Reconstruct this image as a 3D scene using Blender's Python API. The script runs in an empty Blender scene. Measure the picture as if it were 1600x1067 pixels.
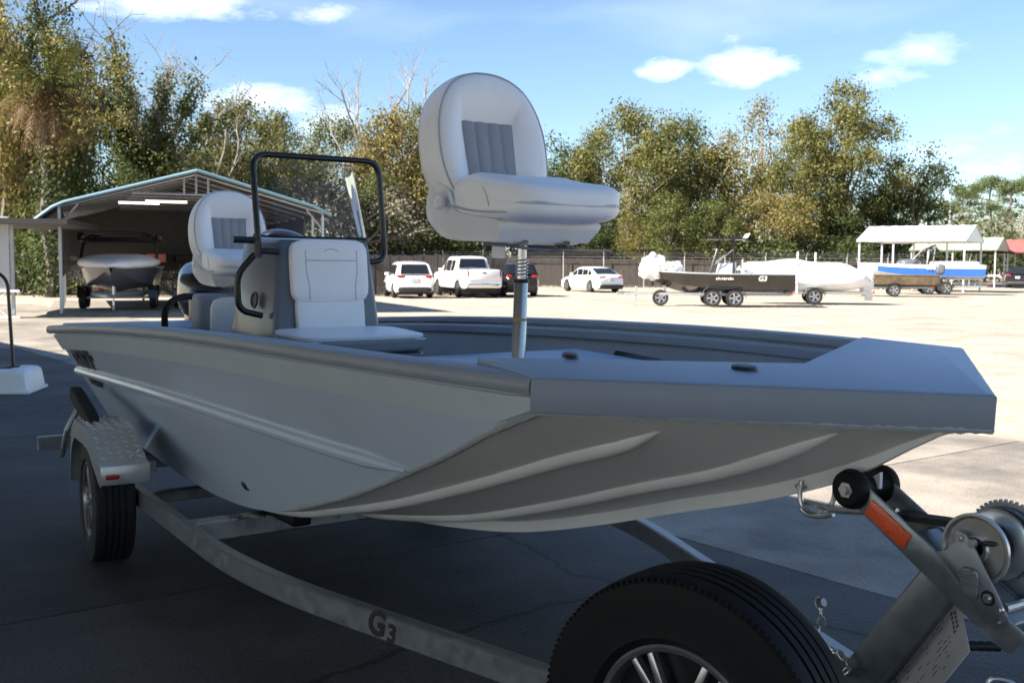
import bpy, bmesh, math, random
from mathutils import Vector, Matrix, Quaternion, noise

# ------------------------------------------------------------------ camera
S = bpy.context.scene
R = math.radians
FPX, PITCH, ROLL, CAMH = 1675.94, .0716, .0067, 1.55
cam = bpy.data.cameras.new('camera'); camo = bpy.data.objects.new('camera', cam)
S.collection.objects.link(camo); S.camera = camo
cam.sensor_width = 22.3; cam.lens = FPX/1600*22.3
cam.clip_start = .05; cam.clip_end = 3000
_fw = Vector((0, math.cos(PITCH), -math.sin(PITCH))); _up = Vector((0, math.sin(PITCH), math.cos(PITCH))); _rt = Vector((1, 0, 0))
_r2 = _rt*math.cos(ROLL)+_up*math.sin(ROLL); _u2 = -_rt*math.sin(ROLL)+_up*math.cos(ROLL)
camo.matrix_world = Matrix(((_r2.x, _u2.x, -_fw.x, 0), (_r2.y, _u2.y, -_fw.y, 0), (_r2.z, _u2.z, -_fw.z, CAMH), (0, 0, 0, 1)))
cam.dof.use_dof = True; cam.dof.focus_distance = 2.75; cam.dof.aperture_fstop = 7.1

# ------------------------------------------------------------------ light
EL = R(36); SH = Vector((.90, .43, 0)).normalized()          # horizontal travel of the sunlight
LD = Vector((SH.x*math.cos(EL), SH.y*math.cos(EL), -math.sin(EL)))
sun = bpy.data.lights.new('sun', 'SUN'); sun.energy = 4.8; sun.angle = R(.53); sun.color = (1, .93, .82)
suno = bpy.data.objects.new('sun', sun); S.collection.objects.link(suno)
suno.rotation_euler = LD.to_track_quat('-Z', 'Y').to_euler()
W = bpy.data.worlds.new('World'); S.world = W; W.use_nodes = True
nt = W.node_tree; nt.nodes.clear()
def wn(t, **k):
    n = nt.nodes.new(t)
    for a, b in k.items(): setattr(n, a, b)
    return n
sky = wn('ShaderNodeTexSky', sky_type='NISHITA', sun_disc=False, sun_elevation=EL, sun_rotation=math.atan2(-SH.x, -SH.y), air_density=1.0, dust_density=.15, ozone_density=4.0)
tc = wn('ShaderNodeTexCoord')
def wmath(op, a, b=None, c=None):
    n = wn('ShaderNodeMath', operation=op)
    for i, v in enumerate((a, b, c)):
        if v is None: continue
        if isinstance(v, (int, float)): n.inputs[i].default_value = v
        else: nt.links.new(v, n.inputs[i])
    return n.outputs[0]
nz = wn('ShaderNodeTexNoise'); nz.inputs['Scale'].default_value = 17; nz.inputs['Detail'].default_value = 7; nz.inputs['Roughness'].default_value = .6
mp = wn('ShaderNodeMapping'); mp.inputs['Scale'].default_value = (1, 1, 2.6)
nt.links.new(tc.outputs['Generated'], mp.inputs[0]); nt.links.new(mp.outputs[0], nz.inputs[0])
nz2 = wn('ShaderNodeTexNoise'); nz2.inputs['Scale'].default_value = 2.2; nz2.inputs['Detail'].default_value = 5
mp2 = wn('ShaderNodeMapping'); mp2.inputs['Scale'].default_value = (1, 1, 4); mp2.inputs['Location'].default_value = (3.1, .4, 1.7)
nt.links.new(tc.outputs['Generated'], mp2.inputs[0]); nt.links.new(mp2.outputs[0], nz2.inputs[0])
total = None
def pdir(px, py):
    d = _fw*FPX+_r2*(px-800)-_u2*(py-533.5); return d.normalized()
# cumulus: direction, angular half width, half height, strength
CL = [(1040, 108, .026, .011, 1.0), (1168, 102, .045, .018, 1.05), (1425, 80, .055, .018, .32), (1360, 122, .05, .014, .38), (1570, 262, .13, .045, .3),
      (405, 160, .06, .017, .7), (250, 2, .09, .016, .95), (505, 22, .035, .012, .45), (520, 190, .04, .02, .5), (1130, 66, .03, .01, .35), (170, 130, .04, .02, .4)]
for px, py, a, b, s_ in CL:
    d = pdir(px, py)
    sb = wn('ShaderNodeVectorMath', operation='SUBTRACT'); nt.links.new(tc.outputs['Generated'], sb.inputs[0]); sb.inputs[1].default_value = d
    a *= 1.0; b *= 1.0
    ml = wn('ShaderNodeVectorMath', operation='MULTIPLY'); nt.links.new(sb.outputs[0], ml.inputs[0]); ml.inputs[1].default_value = (1/a, 1/a, 1/b)
    ln = wn('ShaderNodeVectorMath', operation='LENGTH'); nt.links.new(ml.outputs[0], ln.inputs[0])
    v = wmath('MULTIPLY', wmath('MAXIMUM', wmath('SUBTRACT', 1.35, ln.outputs['Value']), 0), s_)
    total = v if total is None else wmath('MAXIMUM', total, v)
cl = wmath('SUBTRACT', wmath('ADD', wmath('MULTIPLY', total, 1.15), wmath('MULTIPLY', wmath('SUBTRACT', nz.outputs[0], .5), wmath('MULTIPLY', wmath('MINIMUM', wmath('MULTIPLY', total, 3), 1), 2.6))), .30)
cl = wmath('MULTIPLY', wmath('MAXIMUM', cl, 0), .62)
thin = wmath('MULTIPLY', wmath('MAXIMUM', wmath('SUBTRACT', nz2.outputs[0], .56), 0), .8)
cl = wmath('MINIMUM', wmath('MAXIMUM', wmath('ADD', cl, thin), 0), .93)
mix = wn('ShaderNodeMixRGB'); nt.links.new(cl, mix.inputs[0]); nt.links.new(sky.outputs[0], mix.inputs[1]); mix.inputs[2].default_value = (11.5, 11.5, 11.8, 1)
bg = wn('ShaderNodeBackground'); bg.inputs[1].default_value = .055; nt.links.new(mix.outputs[0], bg.inputs[0])
wo = wn('ShaderNodeOutputWorld'); nt.links.new(bg.outputs[0], wo.inputs[0])
S.view_settings.view_transform = 'Standard'; S.view_settings.look = 'None'; S.view_settings.gamma = 1
S.view_settings.use_curve_mapping = False; S.view_settings.exposure = 1.85
S.render.engine = 'CYCLES'; S.cycles.max_bounces = 6; S.cycles.diffuse_bounces = 3; S.cycles.glossy_bounces = 3; S.cycles.transmission_bounces = 2; S.cycles.transparent_max_bounces = 5

# ------------------------------------------------------------------ helpers
def link(o): S.collection.objects.link(o); return o
def ident(): return Matrix.Identity(4)
def TR(x=0, y=0, z=0): return Matrix.Translation((x, y, z))
def RX(a): return Matrix.Rotation(a, 4, 'X')
def RY(a): return Matrix.Rotation(a, 4, 'Y')
def RZ(a): return Matrix.Rotation(a, 4, 'Z')
class MB:
    def __init__(s): s.v = []; s.f = []
    def add(s, vs, fs, M=None):
        o = len(s.v)
        s.v += [tuple(M @ Vector(p)) if M else tuple(p) for p in vs]
        s.f += [tuple(i+o for i in f) for f in fs]; return s
    def box(s, c, d, M=None, bev=0, seg=2):
        x, y, z = d[0]/2, d[1]/2, d[2]/2
        vs = [(c[0]+i*x, c[1]+j*y, c[2]+k*z) for i in (-1, 1) for j in (-1, 1) for k in (-1, 1)]
        fs = [(0, 1, 3, 2), (4, 6, 7, 5), (0, 4, 5, 1), (2, 3, 7, 6), (0, 2, 6, 4), (1, 5, 7, 3)]
        if bev > 0:
            t = bmesh.new(); bv = [t.verts.new(p) for p in vs]
            for f in fs: t.faces.new([bv[i] for i in f])
            bmesh.ops.bevel(t, geom=t.edges[:]+t.verts[:], offset=bev, segments=seg, profile=.5, affect='EDGES')
            t.verts.index_update(); vs = [v.co.copy() for v in t.verts]; fs = [tuple(v.index for v in f.verts) for f in t.faces]; t.free()
        return s.add(vs, fs, M)
    def prism(s, pts, z0, z1, M=None, bev=0):
        n = len(pts); vs = [(p[0], p[1], z0) for p in pts]+[(p[0], p[1], z1) for p in pts]
        fs = [tuple(range(n))[::-1], tuple(range(n, 2*n))]+[(i, (i+1) % n, n+(i+1) % n, n+i) for i in range(n)]
        if bev > 0:
            t = bmesh.new(); bv = [t.verts.new(p) for p in vs]
            for f in fs: t.faces.new([bv[i] for i in f])
            bmesh.ops.recalc_face_normals(t, faces=t.faces[:])
            bmesh.ops.bevel(t, geom=t.edges[:]+t.verts[:], offset=bev, segments=2, profile=.5, affect='EDGES')
            t.verts.index_update(); vs = [v.co.copy() for v in t.verts]; fs = [tuple(v.index for v in f.verts) for f in t.faces]; t.free()
        return s.add(vs, fs, M)
    def grid(s, P, closeu=False, closev=False, M=None):
        a, b = len(P), len(P[0]); vs = [p for r in P for p in r]; fs = []
        for i in range(a if closeu else a-1):
            for j in range(b if closev else b-1):
                fs.append((i*b+j, i*b+(j+1) % b, ((i+1) % a)*b+(j+1) % b, ((i+1) % a)*b+j))
        return s.add(vs, fs, M)
    def tube(s, path, r, n=8, cap=True, closed=False, M=None):
        P = [Vector(p) for p in path]; m = len(P); rings = []; up = None
        for i, p in enumerate(P):
            if closed: t = P[(i+1) % m]-P[i-1]
            else: t = P[min(i+1, m-1)]-P[max(i-1, 0)]
            t = t.normalized() if t.length > 1e-9 else Vector((0, 0, 1))
            if up is None:
                up = Vector((0, 0, 1)) if abs(t.z) < .9 else Vector((1, 0, 0))
            x = t.cross(up)
            if x.length < 1e-6: x = t.orthogonal()
            x.normalize(); y = x.cross(t).normalized(); up = y
            rr = r[i] if isinstance(r, (list, tuple)) else r
            rings.append([p+(x*math.cos(2*math.pi*k/n)+y*math.sin(2*math.pi*k/n))*rr for k in range(n)])
        s.grid(rings, closeu=closed, closev=True, M=M)
        if cap and not closed:
            s.add(rings[0], [tuple(range(n))], M); s.add(rings[-1], [tuple(range(n))[::-1]], M)
        return s
    def lathe(s, prof, n=24, M=None, closed=False):          # profile (r, z) about Z
        P = [[(r*math.cos(2*math.pi*k/n), r*math.sin(2*math.pi*k/n), z) for k in range(n)] for r, z in prof]
        return s.grid(P, closeu=closed, closev=True, M=M)
    def sbox(s, c, d, p=5, n=8, fn=None, M=None):              # rounded cushion-like box
        vs = []; fs = []; idx = {}
        def V(q):
            k = tuple(round(t, 5) for t in q)
            if k not in idx:
                l = (abs(q[0])**p+abs(q[1])**p+abs(q[2])**p)**(1/p)
                w = Vector((q[0]/l*d[0]/2, q[1]/l*d[1]/2, q[2]/l*d[2]/2))
                if fn: w = fn(w)
                idx[k] = len(vs); vs.append(w+Vector(c))
            return idx[k]
        L = [-1+2*i/n for i in range(n+1)]
        for ax in range(3):
            for sg in (-1, 1):
                for i in range(n):
                    for j in range(n):
                        def q(a, b):
                            t = [0, 0, 0]; t[ax] = sg; t[(ax+1) % 3] = L[a]; t[(ax+2) % 3] = L[b]; return V(t)
                        f = [q(i, j), q(i+1, j), q(i+1, j+1), q(i, j+1)]
                        fs.append(tuple(f if sg > 0 else f[::-1]))
        return s.add(vs, fs, M)
    def mesh(s, name, mat, smooth=True, ang=35, fix=True):
        me = bpy.data.meshes.new(name); me.from_pydata(s.v, [], s.f); me.update()
        if fix:
            b = bmesh.new(); b.from_mesh(me); bmesh.ops.remove_doubles(b, verts=b.verts[:], dist=1e-5)
            bmesh.ops.recalc_face_normals(b, faces=b.faces[:]); b.to_mesh(me); b.free()
        if mat: me.materials.append(mat)
        if smooth:
            me.polygons.foreach_set('use_smooth', [True]*len(me.polygons))
            try: me.set_sharp_from_angle(angle=R(ang))
            except Exception: pass
        return me
    def build(s, name, mat, parent=None, smooth=True, ang=35, fix=True):
        o = link(bpy.data.objects.new(name, s.mesh(name, mat, smooth, ang, fix)))
        if parent: o.parent = parent
        return o
def tag(o, label=None, cat=None, group=None, kind=None):
    if label: o['label'] = label
    if cat: o['category'] = cat
    if group: o['group'] = group
    if kind: o['kind'] = kind
    return o
def empty(name, loc=(0, 0, 0), rz=0, label=None, cat=None, group=None):
    o = link(bpy.data.objects.new(name, None)); o.location = loc; o.rotation_euler = (0, 0, rz); o.empty_display_size = .2
    return tag(o, label, cat, group)
def share(name, me, parent, loc=(0, 0, 0), rot=(0, 0, 0), sc=(1, 1, 1)):
    o = link(bpy.data.objects.new(name, me)); o.parent = parent; o.location = loc; o.rotation_euler = rot; o.scale = sc; return o
def copy_tree(o, parent=None):
    c = o.copy(); link(c); c.parent = parent
    for ch in o.children: copy_tree(ch, c)
    return c
def GX(px, Y): return (px-800)/FPX*Y                             # world x of a sight line at depth Y
def smooth_path(pts, k=6, closed=False):
    P = [Vector(p) for p in pts]; n = len(P); out = []
    for i in range(n if closed else n-1):
        if closed: a, b, c, d = P[i-1], P[i], P[(i+1) % n], P[(i+2) % n]
        else: a, b, c, d = P[max(i-1, 0)], P[i], P[i+1], P[min(i+2, n-1)]
        for j in range(k):
            t = j/k
            out.append(.5*((2*b)+(c-a)*t+(2*a-5*b+4*c-d)*t*t+(3*b-a-3*c+d)*t**3))
    if not closed: out.append(P[-1])
    return out
def fillet(pts, r, k=6):
    P = [Vector(p) for p in pts]; out = [P[0]]
    for i in range(1, len(P)-1):
        a = (P[i-1]-P[i]); b = (P[i+1]-P[i]); d = min(r, a.length*.49, b.length*.49)
        A = P[i]+a.normalized()*d; B = P[i]+b.normalized()*d
        for j in range(k+1):
            t = j/k; out.append(A*(1-t)**2+P[i]*2*t*(1-t)+B*t*t)
    out.append(P[-1]); return out
def interp(x, xs, ys):
    if x <= xs[0]: return ys[0]
    for i in range(len(xs)-1):
        if x <= xs[i+1]:
            t = (x-xs[i])/(xs[i+1]-xs[i])
            m0 = (ys[i+1]-ys[max(i-1, 0)])/(xs[i+1]-xs[max(i-1, 0)]); m1 = (ys[min(i+2, len(xs)-1)]-ys[i])/(xs[min(i+2, len(xs)-1)]-xs[i])
            h = xs[i+1]-xs[i]
            return (2*t**3-3*t*t+1)*ys[i]+(t**3-2*t*t+t)*h*m0+(-2*t**3+3*t*t)*ys[i+1]+(t**3-t*t)*h*m1
    return ys[-1]
def text_mesh(txt, size, mat, ext=.001, shear=0, bold=0):
    cu = bpy.data.curves.new('lettering', 'FONT'); cu.body = txt; cu.size = size; cu.extrude = ext; cu.shear = shear; cu.offset = bold
    cu.align_x = 'CENTER'; cu.align_y = 'CENTER'; cu.resolution_u = 3
    o = bpy.data.objects.new('lettering', cu); link(o)
    me = bpy.data.meshes.new_from_object(o.evaluated_get(bpy.context.evaluated_depsgraph_get()))
    bpy.data.objects.remove(o); bpy.data.curves.remove(cu)
    me.materials.clear(); me.materials.append(mat); me.name = 'lettering'
    return me

# ------------------------------------------------------------------ materials
MATS = {}
def mat(name, col, rough=.5, metal=0, var=0, vs=6, bump=0, bs=40, coat=0, spec=.5, trans=0, alpha=None, dirt=None, ds=2.0, damt=.5, rvar=0, emit=None, stretch=None, island=None, flake=0):
    m = bpy.data.materials.new(name); m.use_nodes = True; t = m.node_tree; b = t.nodes['Principled BSDF']
    def N(ty): return t.nodes.new(ty)
    b.inputs['Base Color'].default_value = (*col, 1); b.inputs['Roughness'].default_value = rough; b.inputs['Metallic'].default_value = metal
    b.inputs['Specular IOR Level'].default_value = spec; b.inputs['Coat Weight'].default_value = coat; b.inputs['Coat Roughness'].default_value = .08
    co = N('ShaderNodeTexCoord'); vec = co.outputs['Object']
    if stretch:
        mpn = N('ShaderNodeMapping'); mpn.inputs['Scale'].default_value = stretch; t.links.new(vec, mpn.inputs[0]); vec = mpn.outputs[0]
    last = None
    if var or dirt or rvar:
        n1 = N('ShaderNodeTexNoise'); n1.inputs['Scale'].default_value = vs; n1.inputs['Detail'].default_value = 8; n1.inputs['Roughness'].default_value = .62; t.links.new(vec, n1.inputs[0])
        mr = N('ShaderNodeMapRange'); mr.inputs[1].default_value = .28; mr.inputs[2].default_value = .72; mr.inputs[3].default_value = 1-var; mr.inputs[4].default_value = 1+var; t.links.new(n1.outputs[0], mr.inputs[0])
        mx = N('ShaderNodeVectorMath'); mx.operation = 'SCALE'; mx.inputs[0].default_value = col; t.links.new(mr.outputs[0], mx.inputs['Scale']); last = mx.outputs[0]
        if rvar:
            mq = N('ShaderNodeMapRange'); mq.inputs[1].default_value = .3; mq.inputs[2].default_value = .7; mq.inputs[3].default_value = max(0, rough-rvar); mq.inputs[4].default_value = min(1, rough+rvar); t.links.new(n1.outputs[0], mq.inputs[0]); t.links.new(mq.outputs[0], b.inputs['Roughness'])
    if dirt:
        n2 = N('ShaderNodeTexNoise'); n2.inputs['Scale'].default_value = ds; n2.inputs['Detail'].default_value = 9; n2.inputs['Roughness'].default_value = .68; t.links.new(vec, n2.inputs[0])
        rp = N('ShaderNodeMapRange'); rp.inputs[1].default_value = .48; rp.inputs[2].default_value = .7; rp.inputs[3].default_value = 0; rp.inputs[4].default_value = damt; t.links.new(n2.outputs[0], rp.inputs[0])
        mm = N('ShaderNodeMixRGB'); t.links.new(rp.outputs[0], mm.inputs[0]); t.links.new(last, mm.inputs[1]); mm.inputs[2].default_value = (*dirt, 1); last = mm.outputs[0]
    if island:
        g = N('ShaderNodeNewGeometry'); rp = N('ShaderNodeValToRGB'); e = rp.color_ramp.elements
        e[0].color = (*island[0], 1); e[1].color = (*island[-1], 1)
        for i, c in enumerate(island[1:-1]): k = e.new((i+1)/(len(island)-1)); k.color = (*c, 1)
        oi = N('ShaderNodeObjectInfo'); ad = N('ShaderNodeMath'); ad.operation = 'MULTIPLY_ADD'; t.links.new(oi.outputs['Random'], ad.inputs[0]); ad.inputs[1].default_value = .22; ad.inputs[2].default_value = -.11
        a2 = N('ShaderNodeMath'); a2.operation = 'ADD'; t.links.new(ad.outputs[0], a2.inputs[0]); t.links.new(g.outputs['Random Per Island'], a2.inputs[1])
        nn = N('ShaderNodeTexNoise'); nn.inputs['Scale'].default_value = .55; nn.inputs['Detail'].default_value = 3; t.links.new(co.outputs['Object'], nn.inputs[0])
        ma = N('ShaderNodeMath'); ma.operation = 'MULTIPLY_ADD'; t.links.new(nn.outputs[0], ma.inputs[0]); ma.inputs[1].default_value = 1.5; ma.inputs[2].default_value = -.45
        mb_ = N('ShaderNodeMath'); mb_.operation = 'MULTIPLY_ADD'; t.links.new(a2.outputs[0], mb_.inputs[0]); mb_.inputs[1].default_value = .4; t.links.new(ma.outputs[0], mb_.inputs[2])
        t.links.new(mb_.outputs[0], rp.inputs[0]); last = rp.outputs[0]
    if last: t.links.new(last, b.inputs['Base Color'])
    if bump:
        n3 = N('ShaderNodeTexNoise'); n3.inputs['Scale'].default_value = bs; n3.inputs['Detail'].default_value = 4; t.links.new(vec, n3.inputs[0])
        bp = N('ShaderNodeBump'); bp.inputs['Strength'].default_value = bump; bp.inputs['Distance'].default_value = .01; t.links.new(n3.outputs[0], bp.inputs['Height']); t.links.new(bp.outputs[0], b.inputs['Normal'])
    if trans: b.inputs['Transmission Weight'].default_value = trans; b.inputs['IOR'].default_value = 1.45
    if alpha is not None: b.inputs['Alpha'].default_value = alpha
    if emit: b.inputs['Emission Color'].default_value = (*emit[:3], 1); b.inputs['Emission Strength'].default_value = emit[3]
    MATS[name] = m; return m
def leafmat(name, cols, tr=.35):
    m = mat(name, cols[0], .55, island=cols, spec=.3); t = m.node_tree; b = t.nodes['Principled BSDF']; out = t.nodes['Material Output']
    tl = t.nodes.new('ShaderNodeBsdfTranslucent'); ms = t.nodes.new('ShaderNodeMixShader'); ms.inputs[0].default_value = tr
    src = b.inputs['Base Color'].links[0].from_socket; t.links.new(src, tl.inputs[0])
    t.links.new(b.outputs[0], ms.inputs[1]); t.links.new(tl.outputs[0], ms.inputs[2]); t.links.new(ms.outputs[0], out.inputs[0]); return m
M_ = mat
M_('hull_paint', (.56, .635, .745), .34, 0, .05, 1.6, 0, 6, coat=.6, rvar=.04)
M_('band_paint', (.56, .62, .66), .36, 0, .05, 3)
M_('hull_bottom', (.80, .775, .73), .42, 0, .06, 2.2, .04, 9, rvar=.08)
M_('deck_paint', (.31, .405, .55), .42, 0, .05, 5, .28, 420, spec=.6)
M_('gunwale_paint', (.26, .295, .35), .42, 0, .05, 4, .12, 300)
M_('console_paint', (.115, .13, .165), .3, 0, .05, 3, .02, 60, coat=.25)
M_('liner_paint', (.27, .28, .285), .6, 0, .07, 3, .08, 120)
M_('floor_paint', (.22, .23, .24), .7, 0, .1, 6, .2, 200)
M_('weld', (.40, .42, .43), .45, .1, .1, 30, .3, 90)
M_('vinyl_white', (.92, .92, .92), .42, 0, .03, 7, .06, 160)
M_('vinyl_grey', (.28, .295, .325), .5, 0, .05, 12, .12, 260)
M_('vinyl_dark', (.16, .17, .19), .5, 0, .05, 12, .12, 260)
M_('plastic_white', (.80, .80, .80), .38, 0, .03, 6)
M_('plastic_grey', (.5, .5, .52), .4, 0, .05, 6)
M_('seam', (.42, .43, .44), .6)
M_('black_plastic', (.012, .012, .013), .45, 0, .1, 20, .05, 120)
M_('black_metal', (.010, .010, .011), .32, 0, .1, 20)
M_('rubber', (.008, .008, .009), .68, 0, .2, 14, .12, 60, dirt=(.02, .018, .016), ds=6, damt=.35)
M_('rubber_black', (.0055, .0055, .006), .6, 0, .15, 20, .06, 40, spec=.22)
M_('galvanized', (.30, .315, .33), .36, .6, .22, 18, .05, 50, dirt=(.2, .2, .2), ds=9, damt=.2, rvar=.1)
M_('galvanized_dark', (.25, .265, .285), .42, .6, .2, 14, .05, 50, rvar=.1)
M_('aluminium', (.52, .53, .54), .3, .95, .1, 8, .03, 80, rvar=.1)
M_('tread_plate', (.60, .61, .62), .32, .65, .1, 20, .03, 80)
M_('tread_lug', (.80, .81, .82), .35, .35)
M_('zinc', (.62, .62, .61), .28, .8, .1, 30)
M_('chrome', (.7, .7, .7), .12, 1)
M_('reflector_orange', (.85, .09, .015), .25, 0, .12, 120, .25, 260, coat=.5)
M_('reflector_red', (.38, .015, .01), .2, coat=.5)
M_('amber', (.6, .09, .01), .2, coat=.5)
M_('strap', (.015, .015, .016), .8, 0, .2, 50, .3, 300)
M_('paper', (.80, .76, .75), .7, 0, .05, 8)
M_('ink', (.16, .155, .16), .8)
M_('logo_dark', (.035, .018, .014), .5)
M_('logo_light', (.6, .58, .52), .5)
M_('sticker_yellow', (.45, .3, .05), .5)
def glassmat():
    m = mat('windshield_glass', (.75, .8, .8), .04, 0, spec=.6); t = m.node_tree; b = t.nodes['Principled BSDF']; out = t.nodes['Material Output']
    tr = t.nodes.new('ShaderNodeBsdfTransparent'); tr.inputs[0].default_value = (.975, .985, .985, 1); gl = t.nodes.new('ShaderNodeBsdfGlossy'); gl.inputs['Roughness'].default_value = .04
    fr = t.nodes.new('ShaderNodeFresnel'); fr.inputs[0].default_value = 1.36; ms = t.nodes.new('ShaderNodeMixShader')
    t.links.new(fr.outputs[0], ms.inputs[0]); t.links.new(tr.outputs[0], ms.inputs[1]); t.links.new(gl.outputs[0], ms.inputs[2]); t.links.new(ms.outputs[0], out.inputs[0])
glassmat()
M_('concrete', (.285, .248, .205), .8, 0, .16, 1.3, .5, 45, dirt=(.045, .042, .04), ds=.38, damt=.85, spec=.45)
M_('concrete_shaded', (.095, .086, .078), .8, 0, .2, 1.1, .5, 45, dirt=(.03, .028, .027), ds=.5, damt=.8)  # same concrete with the shade under boat and canopy put into its colour
M_('gravel', (.39, .325, .255), .9, 0, .14, .35, .5, 14, dirt=(.22, .175, .13), ds=.12, damt=.5)
M_('joint', (.05, .048, .045), .9)
M_('car_white', (.76, .76, .75), .22, 0, coat=.6)
M_('car_dark', (.012, .013, .016), .2, 0, coat=.6)
M_('car_glass', (.012, .014, .016), .06, 0, spec=.8)
M_('car_trim', (.02, .02, .02), .55)
M_('plate', (.5, .5, .5), .5)
M_('alloy', (.45, .45, .46), .3, .9)
M_('gel_black', (.010, .010, .009), .16, 0, .2, 3, coat=.6)
M_('gel_white', (.72, .73, .74), .2, 0, coat=.5)
M_('gel_blue', (.02, .12, .5), .2, 0, .1, 3, coat=.5)
M_('shrink_wrap', (.80, .80, .79), .42, 0, .04, 3, .35, 6)
M_('camo_brown', (.10, .072, .04), .6, 0, .45, 4, dirt=(.035, .035, .02), ds=3, damt=.8)
M_('cover_grey', (.80, .77, .77), .6, 0, .08, 3, .25, 8)
M_('boat_grey', (.10, .105, .12), .3, coat=.4)
M_('carport_white', (.72, .73, .74), .4, 0, .05, 1, stretch=(1, 1, 1))
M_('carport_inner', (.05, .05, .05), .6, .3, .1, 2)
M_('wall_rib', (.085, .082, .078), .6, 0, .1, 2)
M_('carport_trim', (.15, .25, .31), .45, 0, .06, 3)
M_('steel_post', (.5, .52, .54), .4, .6, .1, 6)
M_('roof_green', (.30, .36, .26), .5, 0, .1, 2)
M_('roof_red', (.30, .10, .085), .5, 0, .1, 2)
M_('dark_roof', (.035, .03, .03), .7, 0, .2, 2)
M_('shed_wall', (.55, .54, .51), .6, 0, .06, 2)
M_('lattice', (.68, .68, .68), .5)
M_('fence_wood', (.062, .052, .045), .85, 0, .35, 3, .5, 20, stretch=(6, 6, .8), dirt=(.03, .027, .024), ds=2, damt=.6)
M_('pole_wood', (.17, .14, .11), .8, 0, .2, 6, stretch=(4, 4, .5))
M_('bark', (.12, .095, .075), .9, 0, .35, 4, .8, 12, stretch=(2, 2, .5))
M_('bark_pale', (.25, .215, .18), .9, 0, .3, 4, .7, 12, stretch=(2, 2, .5))
M_('lamp_tube', (.9, .9, .85), .5, emit=(1, .93, .78, .7))
M_('building_wall', (.16, .165, .17), .6, 0, .05, 1)
M_('canopy_under', (.20, .20, .19), .7, 0, .05, 1)
leafmat('leaf_olive', [(0.067, 0.081, 0.020), (0.118, 0.125, 0.034), (0.179, 0.168, 0.050), (0.241, 0.196, 0.073)], .4)
leafmat('leaf_green', [(0.047, 0.072, 0.020), (0.090, 0.112, 0.029), (0.140, 0.155, 0.045), (0.196, 0.185, 0.065)], .4)
leafmat('leaf_dark', [(0.022, 0.038, 0.013), (0.045, 0.067, 0.020), (0.073, 0.095, 0.029), (0.112, 0.123, 0.039)], .4)
leafmat('leaf_gold', [(0.095, 0.099, 0.029), (0.157, 0.143, 0.040), (0.230, 0.185, 0.058), (0.280, 0.207, 0.084)], .4)
leafmat('leaf_grey', [(0.149, 0.131, 0.096), (0.210, 0.184, 0.137), (0.175, 0.175, 0.105), (0.280, 0.245, 0.184)], .2)
leafmat('leaf_pine', [(0.052, 0.088, 0.032), (0.096, 0.137, 0.045), (0.149, 0.175, 0.070), (0.193, 0.201, 0.105)], .42)
leafmat('frond_green', [(.05, .07, .015), (.08, .09, .02), (.13, .11, .03)])
leafmat('frond_dead', [(.13, .08, .038), (.19, .12, .06), (.25, .165, .09)])
def ground_detail(name, fine, amt, crack):
    t = MATS[name].node_tree; b = t.nodes['Principled BSDF']; src = b.inputs['Base Color'].links[0].from_socket
    ge = t.nodes.new('ShaderNodeNewGeometry'); n = t.nodes.new('ShaderNodeTexNoise'); n.inputs['Scale'].default_value = fine; n.inputs['Detail'].default_value = 3; t.links.new(ge.outputs['Position'], n.inputs[0])
    mr = t.nodes.new('ShaderNodeMapRange'); mr.inputs[1].default_value = .3; mr.inputs[2].default_value = .7; mr.inputs[3].default_value = 1-amt; mr.inputs[4].default_value = 1+amt; t.links.new(n.outputs[0], mr.inputs[0])
    n2 = t.nodes.new('ShaderNodeTexNoise'); n2.inputs['Scale'].default_value = .9; n2.inputs['Detail'].default_value = 6; t.links.new(ge.outputs['Position'], n2.inputs[0])
    mr2 = t.nodes.new('ShaderNodeMapRange'); mr2.inputs[1].default_value = .35; mr2.inputs[2].default_value = .65; mr2.inputs[3].default_value = 1-amt; mr2.inputs[4].default_value = 1+amt*.6; t.links.new(n2.outputs[0], mr2.inputs[0])
    mu = t.nodes.new('ShaderNodeMath'); mu.operation = 'MULTIPLY'; t.links.new(mr.outputs[0], mu.inputs[0]); t.links.new(mr2.outputs[0], mu.inputs[1]); fac = mu.outputs[0]
    if crack:
        ad = t.nodes.new('ShaderNodeVectorMath'); ad.operation = 'ADD'; sc = t.nodes.new('ShaderNodeVectorMath'); sc.operation = 'SCALE'; sc.inputs['Scale'].default_value = .9
        t.links.new(n2.outputs['Color'], sc.inputs[0]); t.links.new(ge.outputs['Position'], ad.inputs[0]); t.links.new(sc.outputs[0], ad.inputs[1])
        v = t.nodes.new('ShaderNodeTexVoronoi'); v.feature = 'DISTANCE_TO_EDGE'; v.inputs['Scale'].default_value = crack; t.links.new(ad.outputs[0], v.inputs[0])
        cr = t.nodes.new('ShaderNodeMapRange'); cr.inputs[1].default_value = .0; cr.inputs[2].default_value = .0035; cr.inputs[3].default_value = .35; cr.inputs[4].default_value = 1; t.links.new(v.outputs['Distance'], cr.inputs[0])
        m3 = t.nodes.new('ShaderNodeMath'); m3.operation = 'MULTIPLY'; t.links.new(fac, m3.inputs[0]); t.links.new(cr.outputs[0], m3.inputs[1]); fac = m3.outputs[0]
    vm = t.nodes.new('ShaderNodeVectorMath'); vm.operation = 'SCALE'; t.links.new(src, vm.inputs[0]); t.links.new(fac, vm.inputs['Scale']); t.links.new(vm.outputs[0], b.inputs['Base Color'])
ground_detail('concrete', 70, .22, 0); ground_detail('concrete_shaded', 70, .3, .13); ground_detail('gravel', 9, .2, 0)
M_('post_metal', (.42, .42, .43), .22, .95, .1, 8)
M = MATS
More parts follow.
